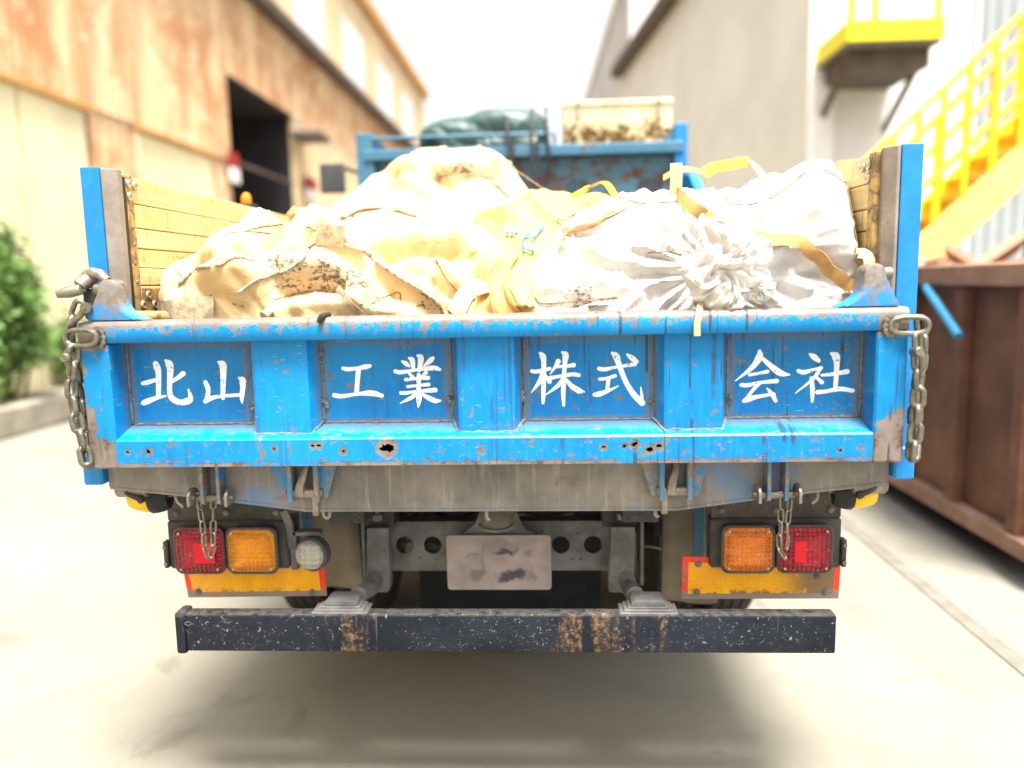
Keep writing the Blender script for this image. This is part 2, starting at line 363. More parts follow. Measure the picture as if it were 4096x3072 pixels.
M['yellow'] = mat_plain('yellow_machine_paint', (.82, .50, .012), .45, 0, .25, 6, .1)
M['yellow_lit'] = mat_plain('sunlit_yellow_stringer', (.86, .62, .16), .5, 0, .15, 6, .1)  # lit copy of the stair yellow, sunlight put into the colour
M['yellow_b'] = mat_plain('bright_yellow_panel', (.85, .72, .02), .5, 0, .08, 3, 0)
M['skip'] = mat_plain('brown_rusty_skip', (.17, .078, .047), .75, 0, .35, 2.2, .2, rust=.2)
M['skip2'] = mat_plain('brown_rusty_skip_rim', (.32, .18, .12), .75, 0, .3, 3, .2)
M['timber'] = mat_plain('pale_timber', (.66, .48, .24), .75, 0, .2, 5, .1)
M['leaf'] = mat_plain('shrub_leaf', (.10, .19, .035), .55, 0, .55, 2.5, 0)
M['stem'] = mat_plain('shrub_stem', (.10, .07, .04), .9, 0, .3, 10, 0)
M['kerb'] = mat_plain('kerb_concrete', (.27, .24, .19), .85, 0, .25, 3, .2)
M['bluepost'] = mat_plain('blue_post_paint', (.03, .20, .38), .5, 0, .2, 5, 0)
M['redp'] = mat_plain('red_sign_paint', (.30, .012, .014), .5, 0, .2, 8, 0)
M['drain'] = mat_plain('drain_grating', (.15, .14, .115), .8, 0, .2, 8, .1)

# ------------------------------------------------------------------ object helpers
OFF = {}
def tag(o, label=None, cat=None, group=None, kind=None):
    if label: o['label'] = label
    if cat: o['category'] = cat
    if group: o['group'] = group
    if kind: o['kind'] = kind
    return o
def thing(name, label, cat, loc, group=None):
    o = bpy.data.objects.new(name, None); o.empty_display_size = .1; COL.objects.link(o)
    o.location = loc; OFF[o.name] = Vector(loc); return tag(o, label, cat, group)

class MB:
    """collects shapes in world coordinates; build() links them as one mesh object"""
    def __init__(s): s.bm = bmesh.new()
    def box(s, a, b, bev=0.0, rot=None, seg=1):
        bm = bmesh.new(); bmesh.ops.create_cube(bm, size=1)
        a, b = Vector(a), Vector(b); c = (a+b)/2; d = b-a
        for v in bm.verts: v.co = Vector((v.co.x*d.x, v.co.y*d.y, v.co.z*d.z))
        if bev: bmesh.ops.bevel(bm, geom=bm.edges[:], offset=bev, segments=seg, profile=.6, affect='EDGES')
        for v in bm.verts: v.co = ((rot @ v.co) if rot else v.co) + c
        s._merge(bm); return s
    def _merge(s, bm):
        me = bpy.data.meshes.new('t'); bm.to_mesh(me); bm.free(); s.bm.from_mesh(me); bpy.data.meshes.remove(me)
    def raw(s, verts, faces):
        vs_ = [s.bm.verts.new(v) for v in verts]
        for f in faces:
            try: s.bm.faces.new([vs_[i] for i in f])
            except ValueError: pass
        return s
    def prism(s, poly, vec, bev=0.0):
        """poly: list of points (planar), extruded by vec"""
        bm = bmesh.new(); vec = Vector(vec)
        p0 = [bm.verts.new(Vector(p)) for p in poly]; p1 = [bm.verts.new(Vector(p)+vec) for p in poly]
        n = len(poly); bm.faces.new(p0); bm.faces.new(p1[::-1])
        for i in range(n): bm.faces.new((p0[(i+1) % n], p0[i], p1[i], p1[(i+1) % n]))
        bmesh.ops.recalc_face_normals(bm, faces=bm.faces[:])
        if bev: bmesh.ops.bevel(bm, geom=bm.edges[:], offset=bev, segments=2, profile=.6, affect='EDGES')
        s._merge(bm); return s
    def tube(s, pts, r, n=8, cap=True, closed=False):
        pts = [Vector(p) for p in pts]; N = len(pts); rings = []
        rr = r if isinstance(r, (list, tuple)) else [r]*N
        up = None
        for i, p in enumerate(pts):
            if closed: t = pts[(i+1) % N]-pts[i-1]
            else: t = pts[min(i+1, N-1)]-pts[max(i-1, 0)]
            t.normalize()
            if up is None: up = Vector((0, 0, 1)) if abs(t.z) < .9 else Vector((1, 0, 0))
            a = t.cross(up).normalized(); b = a.cross(t).normalized(); up = b
            rings.append([s.bm.verts.new(p + (a*math.cos(2*math.pi*k/n)+b*math.sin(2*math.pi*k/n))*rr[i]) for k in range(n)])
        for i in range(N if closed else N-1):
            A, B = rings[i], rings[(i+1) % N]
            for k in range(n): s.bm.faces.new((A[k], A[(k+1) % n], B[(k+1) % n], B[k]))
        if cap and not closed:
            s.bm.faces.new(rings[0][::-1]); s.bm.faces.new(rings[-1])
        return s
    def lathe(s, prof, c, axis, n=20):
        """prof: (radius, distance along axis); axis from c"""
        axis = Vector(axis).normalized(); u = axis.orthogonal().normalized(); v = axis.cross(u); c = Vector(c); rings = []
        for r, d in prof:
            rings.append([s.bm.verts.new(c+axis*d+(u*math.cos(2*math.pi*k/n)+v*math.sin(2*math.pi*k/n))*max(r, 1e-4)) for k in range(n)])
        for i in range(len(prof)-1):
            for k in range(n): s.bm.faces.new((rings[i][k], rings[i][(k+1) % n], rings[i+1][(k+1) % n], rings[i+1][k]))
        s.bm.faces.new(rings[0][::-1]); s.bm.faces.new(rings[-1]); return s
    def holed(s, outer, holes, y, th):
        """plate in the xz plane at depth y with real holes, thickness th behind it"""
        bm = bmesh.new(); loops = []
        for poly in [outer]+holes:
            vs_ = [bm.verts.new((p[0], y, p[1])) for p in poly]
            for i in range(len(vs_)): bm.edges.new((vs_[i], vs_[(i+1) % len(vs_)]))
            loops.append([v.co.copy() for v in vs_])
        bmesh.ops.triangle_fill(bm, edges=bm.edges[:], use_beauty=True)
        s._merge(bm)
        for lp in loops:
            n = len(lp)
            for i in range(n):
                a, b = lp[i], lp[(i+1) % n]
                s.raw([a, b, b+Vector((0, th, 0)), a+Vector((0, th, 0))], [(0, 1, 2, 3)])
        return s
    def build(s, name, mat, parent=None, smooth=False, loc=None, label=None, angle=40):
        off = OFF[parent.name] if parent else Vector(loc or (0, 0, 0))
        bmesh.ops.recalc_face_normals(s.bm, faces=s.bm.faces[:])
        for v in s.bm.verts: v.co -= off
        me = bpy.data.meshes.new(name); s.bm.to_mesh(me); s.bm.free()
        o = bpy.data.objects.new(name, me); COL.objects.link(o); me.materials.append(M[mat] if isinstance(mat, str) else mat)
        if smooth: me.shade_smooth() if smooth is True and angle is None else me.shade_smooth()
        if smooth and angle:
            try: me.set_sharp_from_angle(angle=math.radians(angle))
            except Exception: pass
        if parent: o.parent = parent
        else: o.location = off
        OFF[o.name] = off
        if label: o['label'] = label
        return o
def circ(cx, cz, r, n=20, jit=0):
    return [(cx+math.cos(2*math.pi*k/n)*r*(1+random.uniform(-jit, jit)), cz+math.sin(2*math.pi*k/n)*r*(1+random.uniform(-jit, jit))) for k in range(n)]
def put(src_me, name, parent, loc, rot=None, scale=1.0):
    o = bpy.data.objects.new(name, src_me); COL.objects.link(o); o.parent = parent
    o.location = Vector(loc)-OFF[parent.name]
    if rot is not None: o.rotation_mode = 'QUATERNION'; o.rotation_quaternion = rot
    o.scale = (scale,)*3 if not isinstance(scale, tuple) else scale
    OFF[o.name] = OFF[parent.name]; return o
def bez(pts, n=24):
    """smooth curve through points (Catmull-Rom)"""
    P = [Vector(p) for p in pts]; P = [P[0]*2-P[1]]+P+[P[-1]*2-P[-2]]; out = []; seg = len(P)-3
    for i in range(seg):
        for k in range(max(2, n//seg)):
            t = k/max(2, n//seg); a, b, c, d = P[i:i+4]
            out.append(.5*((2*b)+(c-a)*t+(2*a-5*b+4*c-d)*t*t+(3*b-a-3*c+d)*t**3))
    out.append(P[-2]); return out

# ------------------------------------------------------------------ ground
def build_ground():
    mb = MB(); mb.raw([(-80, -30, 0), (80, -30, 0), (80, 160, 0), (-80, 160, 0)], [(0, 1, 2, 3)])
    tag(mb.build('ground', 'ground'), kind='structure')
    mb = MB(); mb.box((1.98, -3, .0), (2.06, 30, .006))
    tag(mb.build('drain_channel', 'drain'), kind='structure')
build_ground()

# ------------------------------------------------------------------ the truck
T = thing('dump_truck', 'worn blue dump truck seen from behind, loaded with bulk bags', 'truck', (0, 1.6, 0))

def build_tailgate():
    mb = MB()
    prof = [(.004, 1.412), (0, 1.416), (0, 1.455), (.006, 1.466), (.018, 1.4705), (.075, 1.4705), (.09, 1.464), (.1, 1.45), (.1, 1.412)]
    mb.prism([(-1.06, y, z) for y, z in prof], (2.12, 0, 0))
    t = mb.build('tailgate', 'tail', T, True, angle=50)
    mb = MB()
    for s in (-1, 1):
        a, b = (-1.06, -.984) if s < 0 else (.984, 1.06)
        mb.box((a, .0005, 1.077), (b, .1, 1.4115), .005)
        mb.build('end_column', 'tail', t); mb = MB()
    # bottom rail with rusted through holes
    holes = []
    def px_hole(zx, zy, r, n=9, jit=.35, rx=1, rz=1):
        p = at(450+zx*.7007, 1350+zy*.7007, Y=0)
        holes.append([(p.x+(a-p.x)*rx, p.z+(b-p.z)*rz) for a, b in circ(p.x, p.z, r, n, jit)])
    for x, y, r in HOLES: px_hole(x, y, r, 16 if r > .01 else 9, .45, 1.25 if r > .01 else 1.1, .8)
    mb.holed([(-.9835, 1.081), (.9835, 1.081), (.9835, 1.1505), (-.9835, 1.1505)], holes, 0.001, .004)
    mb.raw([(-.9835, .001, 1.1505), (.9835, .001, 1.1505), (.9835, .006, 1.1555), (-.9835, .006, 1.1555)], [(0, 1, 2, 3)])
    mb.raw([(-.9835, .006, 1.1555), (.9835, .006, 1.1555), (.9835, .0895, 1.180), (-.9835, .0895, 1.180)], [(0, 1, 2, 3)])
    mb.raw([(-.9835, .001, 1.081), (.9835, .001, 1.081), (.9835, .1, 1.081), (-.9835, .1, 1.081)], [(3, 2, 1, 0)])
    mb.build('bottom_rail', 'tail', t)
    mb = MB(); mb.box((-.98, .094, 1.084), (.98, .1, 1.16)); mb.build('rail_backing', 'black', t)
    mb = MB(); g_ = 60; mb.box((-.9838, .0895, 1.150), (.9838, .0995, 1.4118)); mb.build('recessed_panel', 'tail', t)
    for cx in (-.541, .004, .539):
        mb = MB(); f, b = .0705, .095
        pl = [(cx-b, .0893, 0), (cx-f-.004, .034, 0), (cx-f+.004, .030, 0), (cx+f-.004, .030, 0), (cx+f+.004, .034, 0), (cx+b, .0893, 0)]
        zb = lambda y: 1.1555+.0245*max(0, y-.006)/.0835-.001
        n = len(pl)
        vs_ = [(x, y, zb(y)) for x, y, _ in pl]+[(x, y, 1.4115) for x, y, _ in pl]
        mb.raw(vs_, [(i, i+1, n+i+1, n+i) for i in range(n-1)])
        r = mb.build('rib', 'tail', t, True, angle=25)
        # welds round each rib
        mb = MB()
        path = [(cx-b-.002, .087, 1.408), (cx-b-.002, .087, 1.186), (cx-f-.005, .031, 1.1625), (cx+f+.005, .031, 1.1625), (cx+b+.002, .087, 1.186), (cx+b+.002, .087, 1.408)]
        pts = []
        for i in range(len(path)-1):
            a, c = Vector(path[i]), Vector(path[i+1]); k = max(4, int((c-a).length/.012))
            for j in range(k): pts.append(a.lerp(c, j/k)+Vector((random.uniform(-.0012, .0012), 0, random.uniform(-.0012, .0012))))
        mb.tube(pts, [random.uniform(.0022, .0048) for _ in pts], 6); mb.build('weld_bead', 'weld', t, True)
    for x0, x1 in ((-.981, -.64), (-.442, -.094), (.102, .442), (.637, .981)):
        mb = MB(); pts = [(x0+(x1-x0)*j/36, .0875, 1.1815+random.uniform(-.001, .001)) for j in range(37)]
        mb.tube(pts, [random.uniform(.002, .0055) for _ in pts], 6); mb.build('weld_bead', 'weld', t, True)
    for x in (-.9815, .9815):
        mb = MB(); pts = [(x, .086, 1.185+.222*j/22) for j in range(23)]
        mb.tube(pts, [random.uniform(.003, .006) for _ in pts], 6); mb.build('weld_bead', 'weld', t, True)
    # lumps of weld at the sides of the panels
    for zx, zy, o4 in [(1185, 110, 0), (1215, 380, 0), (790, 395, 0), (75, 400, 0), (1930, 345, 0), (125, 330, 1), (845, 340, 1), (1275, 340, 1), (2000, 350, 1)]:
        p = at(450+zx*.7007, 1350+zy*.7007, Y=.08) if not o4 else at(2000+zx*.7233, 1350+zy*.7233, Y=.08)
        mb = MB()
        for k in range(4):
            c = p+Vector((random.uniform(-.006, .006), random.uniform(0, .008), random.uniform(-.014, .014)))
            mb.lathe([(.0, -.006), (.006, -.004), (.008, 0), (.005, .005), (0, .007)], c, (random.uniform(-.3, .3), -1, random.uniform(-.3, .3)), 7)
        mb.build('weld_lump', 'weld', t, True)
    # painted characters, brush strokes
    B4 = [
     ('north', [[(246,150,30),(254,172,36),(262,205,30),(262,330,26)],[(172,262,20),(200,256,24),(262,238,18)],[(176,374,26),(200,364,30),(250,345,22),(304,333,10)],[(304,132,16),(322,150,40),(330,185,34),(326,300,27),(340,346,33),(385,370,30),(430,362,34),(446,345,26),(434,296,10)],[(324,262,14),(370,232,22),(404,206,28)]]),
     ('mountain', [[(606,140,14),(626,155,42),(632,190,34),(630,345,22)],[(530,254,22),(543,285,26),(546,310,24),(540,352,26)],[(530,364,24),(560,348,24),(610,336,18),(745,326,18)],[(724,232,14),(742,245,36),(744,285,28),(738,340,23),(740,374,8)]]),
     ('work', [[(1316,176,20),(1345,181,22),(1400,175,18),(1440,168,26),(1470,162,18)],[(1404,182,26),(1398,250,24),(1393,320,24)],[(1266,330,24),(1310,335,22),(1400,322,18),(1480,318,30),(1538,332,20)]]),
     ('trade', [[(1694,118,14),(1710,130,28),(1718,180,18)],[(1744,104,16),(1760,118,30),(1752,186,20)],[(1654,136,12),(1676,150,24),(1694,164,12)],[(1828,118,20),(1812,134,26),(1776,164,8)],[(1614,192,20),(1645,198,22),(1740,184,16),(1830,174,26),(1868,182,16)],[(1692,204,12),(1714,226,20)],[(1790,200,20),(1762,228,12)],[(1674,240,18),(1740,234,14),(1802,230,22)],[(1686,280,16),(1740,274,14),(1804,268,20)],[(1646,316,18),(1680,316,18),(1740,307,15),(1842,300,26)],[(1748,212,22),(1748,300,24),(1750,350,28),(1746,396,8)],[(1738,318,16),(1704,344,20),(1644,374,6)],[(1758,316,12),(1800,342,24),(1842,360,26),(1874,360,10)]])]
    B5 = [
     ('stock', [[(176,186,18),(205,188,20),(275,172,18)],[(222,86,14),(236,104,30),(242,140,24),(240,300,22),(238,362,14)],[(236,190,16),(215,248,20),(174,304,5)],[(246,204,14),(274,244,22)],[(322,132,26),(308,158,18),(278,202,6)],[(306,162,14),(370,158,16),(408,152,22)],[(278,224,22),(320,216,16),(400,204,20),(436,208,18)],[(346,82,14),(362,98,32),(358,150,22),(350,290,22),(352,374,14)],[(350,222,14),(320,266,20),(254,316,5)],[(356,220,10),(396,268,24),(432,292,30),(464,300,10)]]),
     ('style', [[(548,172,20),(580,176,20),(650,162,14),(746,148,20)],[(620,86,14),(642,104,32),(660,155,26),(696,245,24),(740,315,28),(786,362,30)],[(782,362,22),(784,320,14),(778,274,6)],[(704,94,12),(730,114,26),(756,134,20)],[(552,230,16),(590,226,16),(636,212,18)],[(600,226,20),(592,298,18)],[(522,316,18),(550,312,26),(600,294,16),(654,268,6)]]),
     ('meet', [[(1436,76,18),(1434,108,34),(1396,164,24),(1302,240,5)],[(1436,102,16),(1490,150,24),(1550,196,30),(1602,206,8)],[(1380,206,16),(1420,200,14),(1480,188,18)],[(1334,262,18),(1370,264,20),(1430,250,15),(1530,240,22)],[(1432,254,20),(1394,296,16),(1362,340,16)],[(1350,350,20),(1375,340,28),(1430,326,18),(1516,312,14)],[(1476,282,10),(1504,312,20),(1524,348,20)]]),
     ('shrine', [[(1714,92,12),(1738,108,28),(1762,128,20)],[(1650,184,18),(1680,192,22),(1740,176,14),(1776,168,18)],[(1768,172,22),(1736,224,16),(1634,308,5)],[(1722,224,18),(1728,290,22),(1726,354,12)],[(1752,222,14),(1780,248,20)],[(1780,208,14),(1840,202,18),(1920,188,24)],[(1832,88,14),(1856,104,38),(1862,150,26),(1854,290,20)],[(1756,302,22),(1800,298,18),(1880,284,22),(1950,294,20)]])]
    for src, ox, sc_ in ((B4, 450, .7007), (B5, 2000, .7233)):
        for nm, strokes in src:
            mb = MB(); dy = .0
            for st in strokes:
                P = [at(ox+x*sc_, 1350+y*sc_, Y=.0885) for x, y, w_ in st]
                W = [w_*sc_/1505*1.15 for x, y, w_ in st]
                C = bez([(p.x, p.z, w_) for p, w_ in zip(P, W)], 6*len(P)); L = []; R_ = []
                yy = .0888-dy; dy += .00012
                for i, c in enumerate(C):
                    a = C[max(0, i-1)]; b = C[min(len(C)-1, i+1)]; d = Vector((b.x-a.x, b.y-a.y)); d.normalize()
                    nx, nz = -d.y, d.x; hw = max(c.z, .001)/2
                    L.append((c.x+nx*hw, yy, c.y+nz*hw)); R_.append((c.x-nx*hw, yy, c.y-nz*hw))
                n = len(C); faces = [(i, i+1, n+i+1, n+i) for i in range(n-1)]
                mb.raw(L+R_, faces)
                # rounded ends
                for e, q in ((0, C[1]), (n-1, C[-2])):
                    c = C[e]; hw = max(c.z, .001)/2; d = Vector((c.x-q.x, c.y-q.y)).normalized(); a0 = math.atan2(d.y, d.x)
                    fan = [(c.x+math.cos(a0+u)*hw, yy, c.y+math.sin(a0+u)*hw) for u in [math.pi*(j/6-.5) for j in range(7)]]
                    mb.raw(fan, [tuple(range(7))])
            o = mb.build('painted_character', 'white_paint', t)
    # ears with hinge pins on the top corners
    for s in (-1, 1):
        mb = MB()
        prof = [(-1.043, 1.4715), (-1.006, 1.545)]+[(-.979+.027*math.cos(math.radians(q)), 1.552+.027*math.sin(math.radians(q))) for q in range(170, -20, -19)]+[(-.951, 1.53), (-.946, 1.51), (-.933, 1.492), (-.908, 1.479), (-.885, 1.4715)]
        pr = [(x*(-s) if s > 0 else x, .012, z) for x, z in prof]
        if s > 0: pr = [(-x, .012, z) for x, z in prof]
        mb.prism(pr, (0, .06, 0), .007)
        e = mb.build('hinge_ear', 'ear', t, True)
        mb = MB(); cx = s*.972
        mb.lathe([(.014, -.030), (.016, -.028), (.016, .05), (.012, .052)], (cx+s*.012, .05, 1.553), (s, .2, 0), 14)
        mb.build('hinge_pin', 'steel', e, True)
    return t

def mat_ear():
    g = G('ear_paint'); n1 = g.noise(14, 7, .65); n2 = g.noise(60, 5, .7)
    k = g.ss(g.add(n1, g.ss(g.z, 1.47, 1.575, -.10, .16)), .34, .60)
    col = g.mix(k, (.01, .22, .55), g.mix(g.ss(n2, .4, .65), (.22, .20, .18), (.16, .13, .10)))
    return g.done(col, .5, g.mul(k, .3), g.bump(n1, .3, .004))
M['ear'] = mat_ear()
TG = build_tailgate()

# ---- chains
def link_mesh(L, W, r, name):
    mb = MB(); pts = []; h = L/2-W/2; R_ = W/2-r
    for k in range(9): a = math.pi*k/8; pts.append((math.cos(a)*R_, 0, h+math.sin(a)*R_))
    for k in range(9): a = math.pi+math.pi*k/8; pts.append((math.cos(a)*R_, 0, -h+math.sin(a)*R_))
    mb.tube(pts, r, 8, closed=True); bmesh.ops.recalc_face_normals(mb.bm, faces=mb.bm.faces[:])
    me = bpy.data.meshes.new(name); mb.bm.to_mesh(me); mb.bm.free(); me.materials.append(M['chain']); me.shade_smooth(); return me
BIGLINK = link_mesh(.062, .038, .0074, 'chain_link')
SMALLLINK = link_mesh(.043, .020, .0032, 'small_chain_link')
def run_chain(part, me, pts, pitch, phase=0.0, wob=.12):
    C = bez(pts, 120); d = 0; nxt = pitch/2; k = 0
    for i in range(1, len(C)):
        seg = (C[i]-C[i-1]).length
        while d+seg >= nxt:
            p = C[i-1].lerp(C[i], (nxt-d)/seg); t = (C[i]-C[i-1]).normalized()
            q = t.to_track_quat('Z', 'Y') @ Vector((0, 0, 1)).rotation_difference(Vector((0, 0, 1)))
            from mathutils import Quaternion
            q = q @ Quaternion((0, 0, 1), phase+(math.pi/2 if k % 2 else 0)+random.uniform(-wob, wob))
            put(me, 'chain_link', part, p, q); k += 1; nxt += pitch
        d += seg

def build_side_chain(s):
    # ring welded to the tailgate corner, chain hanging over the end, shackle above
    mb = MB()
    if s < 0: lug = at(330, 1352, Y=-.012)
    else: lug = at(3632, 1302, Y=-.012)
    R_ = .021; pts = []
    for k in range(24):
        a = 2*math.pi*k/24; pts.append((lug.x+s*(.004)+math.copysign(abs(math.cos(a))**.7, math.cos(a))*.044, lug.y+math.cos(a)*.004*-1, lug.z+math.copysign(abs(math.sin(a))**.8, math.sin(a))*R_))
    mb.tube(pts, .0068, 8, closed=True)
    for k in range(10):
        a = 2*math.pi*k/10
        mb.lathe([(0, -.005), (.008, -.003), (.009, .003), (0, .006)], (lug.x-s*.038+math.cos(a)*.012, -.003, lug.z+math.sin(a)*.022), (0, -1, 0), 7)
    c = mb.build('chain', 'chain', T, True)
    x = lug.x+s*.03
    if s < 0:
        P = [(x+.004, -.010, lug.z-.02), (-1.083, -.012, 1.29), (-1.075, -.012, 1.20), (-1.062, -.014, 1.12), (-1.058, -.016, 1.078)]
        B = [(-1.062, -.004, 1.085), (-1.080, .02, 1.15), (-1.09, .03, 1.26), (-1.10, .03, 1.36), (-1.09, .02, 1.45), (-1.065, .02, 1.505)]
    else:
        P = [(x-.006, -.010, lug.z-.02), (1.082, -.012, 1.30), (1.084, -.012, 1.20), (1.078, -.014, 1.12), (1.074, -.016, 1.078)]
        B = [(1.082, -.004, 1.085), (1.094, .02, 1.15), (1.100, .03, 1.26), (1.108, .03, 1.37), (1.10, .03, 1.44)]
    run_chain(c, BIGLINK, P, .0455, .7); run_chain(c, BIGLINK, B, .0455, .2)
    # shackle bolt on the chain
    mb = MB(); p = at(265, 1433, Y=-.03) if s < 0 else at(3665, 1407, Y=-.03)
    mb.lathe([(.010, -.014), (.012, -.012), (.012, .012), (.010, .014)], p, (.3, -1, .1), 12)
    mb.build('shackle_bolt', 'chain', c, True)
    if s < 0:
        mb = MB()
        a, b = at(345, 1232, Y=.0), at(272, 1300, Y=-.005)
        mb.tube([a, a.lerp(b, .5)+Vector((.004, 0, -.002)), b], [.010, .0075, .008], 10)
        mb.lathe([(.0135, -.008), (.0145, 0), (.0135, .008)], a, (.2, -1, 0), 14)
        mb.build('shackle_arm', 'chain', c, True)
for s in (-1, 1): build_side_chain(s)

# ---- latch hardware beside the left and right ears
def build_latch(s):
    mb = MB(); f = lambda x, y, z: (x*s*-1, y, z)
    mb.tube([f(-1.0, .055, 1.575), f(-1.02, .06, 1.592), f(-1.045, .065, 1.596), f(-1.065, .07, 1.588), f(-1.078, .07, 1.57)], [.012, .016, .017, .016, .012], 10)
    mb.lathe([(.012, -.03), (.02, -.026), (.02, .02), (.014, .024)], f(-1.062, .06, 1.575), f(-.4, -.5, -.5), 12)
    mb.lathe([(.010, -.03), (.014, -.03), (.016, .0), (.010, .03)], f(-1.085, .02, 1.548), f(-1, -.25, -.2), 12)
    l = mb.build('latch', 'steel', T, True)
    mb = MB(); mb.box(*[f(-1.075, .06, 1.475), f(-1.0, .12, 1.555)] if s < 0 else [f(-1.0, .06, 1.475)[:1]+(.06, 1.475), f(-1.075, .12, 1.555)], .004)
    mb.build('latch_block', 'frame', l)
build_latch(-1)

# ---- rear sill, corner blocks
def build_sill():
    mb = MB()
    pr = [(-1.075, 1.0), (-.83, .974), (-.512, .931), (.512, .929), (.83, .972), (1.072, .997), (1.072, 1.085), (-1.075, 1.085)]
    mb.prism([(x, .100, z) for x, z in pr], (0, .06, 0), .005); sill = mb.build('rear_sill', 'apron', T)
    mb = MB(); mb.tube([(-1.07, .103, 1.0), (-.83, .103, .974), (-.512, .103, .931), (.512, .103, .929), (.83, .103, .972), (1.07, .103, .997)], .006, 8); mb.build('sill_lip', 'apron', sill, True)
    for a, b in ((-1.131, -1.076), (1.073, 1.126)):
        mb = MB(); mb.box((a, .075, 1.013), (b, .2, 1.10), .005); mb.build('corner_block', 'blue', T)
    for x, z in ((-1.02, .998), (1.03, .995)):
        mb = MB(); mb.lathe([(.022, -.045), (.026, -.04), (.026, .04), (.022, .045)], (x, .13, z-.008), (1, 0, 0), 14); mb.build('sill_roller', 'steel', sill, True)
    # gusseted hinge brackets
    for cx in (at(1217, 1900, Y=.07).x, at(2700, 1895, Y=.07).x):
        for s in (-1, 1):
            mb = MB()
            xi, xo = cx+s*.030, cx+s*.094
            mb.prism([(xi, .070, 1.079), (xo, .070, 1.079), (xo-s*.032, .070, .975), (xi+s*.004, .070, .968)], (0, .010, 0), .002)
            mb.box((min(xi, xi+s*.014), .048, .966), (max(xi, xi+s*.014), .0998, 1.0795), .003)
            mb.build('hinge_gusset', 'hinge', T)
        mb = MB(); mb.lathe([(.013, -.05), (.015, -.048), (.015, .048), (.013, .05)], (cx, .072, .988), (1, 0, 0), 14)
        h = mb.build('hinge_pin', 'steel', T, True)
        mb = MB(); mb.tube([(cx-.012, .066, .985), (cx-.010, .062, 1.01), (cx, .07, 1.04), (cx+.008, .09, 1.08)], [.016, .014, .012, .012], 8); mb.build('hook_latch', 'steel', h, True)
        mb = MB(); mb.box((cx+.028*(-1 if cx > 0 else 1)-.009, .060, .925), (cx+.028*(-1 if cx > 0 else 1)+.009, .078, .985), .006, seg=2); mb.build('lock_tongue', 'steel', h)
    # plain double plates holding the small chains
    for cx in (at(845, 1900, Y=.07).x, at(3107, 1895, Y=.07).x):
        for s in (-1, 1):
            mb = MB(); x = cx+s*.023
            mb.prism([(x-.005, .055, 1.079), (x-.005, .099, 1.079), (x-.005, .099, .965), (x-.005, .07, .957), (x-.005, .052, .965)], (.010, 0, 0), .0015)
            mb.build('hinge_plate', 'hinge', T)
        mb = MB(); mb.lathe([(.011, -.055), (.012, .055)], (cx, .075, .975), (1, 0, 0), 12); mb.build('hinge_pin', 'steel', T, True)
        for s in (-1, 1):
            mb = MB(); x = cx+s*.052
            pl = [(.004*0+x-.004, .06+.03*math.cos(a), .985+.024*math.sin(a)) for a in [math.pi*k/8 for k in range(9)]]+[(x-.004, .03, .962), (x-.004, .09, .962)]
            mb.prism(pl, (.008, 0, 0), .0015)
            mb.lathe([(.007, -.008), (.007, .012), (.004, .012)], (x, .055, .982), (s, 0, 0), 8)
            mb.build('pin_lug', 'steel', T)
def mat_hinge():
    g = G('hinge_paint'); n1 = g.noise(16, 7, .65); n2 = g.noise(60, 5, .7)
    k = g.ss(n1, .41, .54)
    col = g.mix(k, (.03, .19, .38), g.mix(g.ss(n2, .4, .65), (.17, .14, .11), (.24, .22, .19)))
    return g.done(col, .6, .1, g.bump(n1, .3, .004))
M['hinge'] = mat_hinge()
build_sill()

# small chains hanging in front of the lamps
def hang_chain(x0, x1, zt, xb, zb, y):
    mb = MB(); mb.lathe([(.006, -.006), (.006, .006)], (x0, y, zt+.01), (1, 0, 0), 8)
    c = mb.build('chain', 'chain', T, True)
    run_chain(c, SMALLLINK, [(x0, y, zt), (x0+(xb-x0)*.35, y, zt+(zb-zt)*.55), (xb-.010, y-.002, zb+.035), (xb, y-.002, zb), (xb+.012, y-.002, zb+.03), (x1+(xb-x1)*.3, y, zt+(zb-zt)*.5), (x1, y, zt)], .0355, .5, .3)
def pch(zx, zy, left=True, Y=.07): return at((300 if left else 2500)+zx*.5425, 1800+zy*.5425, Y=Y)
a, b, c = pch(910, 345), pch(1022, 350), pch(992, 790); hang_chain(a.x, b.x, a.z, c.x, c.z, .07)
a, b, c = pch(1145, 340, False), pch(1218, 330, False), pch(1160, 765, False); hang_chain(a.x, b.x, a.z, c.x, c.z, .07)

# rope hooks below the sill
for (L, pts) in [(1, [(745, 310), (745, 350), (760, 385), (785, 405), (800, 425)]), (1, [(1832, 445), (1835, 480), (1855, 500), (1875, 490), (1882, 455)]), (0, [(1415, 285), (1420, 330), (1410, 365), (1385, 385), (1378, 395)]), (0, [(225, 430), (222, 470), (235, 488), (247, 478)]), (2, [(1022, 372), (1022, 415), (1030, 438), (1042, 430)])]:
    mb = MB()
    P = [at((300, 300, 1300)[L] if L else 2500, 0, Y=.11) for _ in [0]]
    Q = []
    for zx, zy in pts:
        px, py = ((300+zx*.5425, 1800+zy*.5425) if L == 1 else (2500+zx*.5425, 1800+zy*.5425) if L == 0 else (1300+zx*.633, 1800+zy*.633))
        Q.append(at(px, py, Y=.115))
    mb.tube(bez(Q, 14), .0055, 8); mb.build('rope_hook', 'steel', T, True)

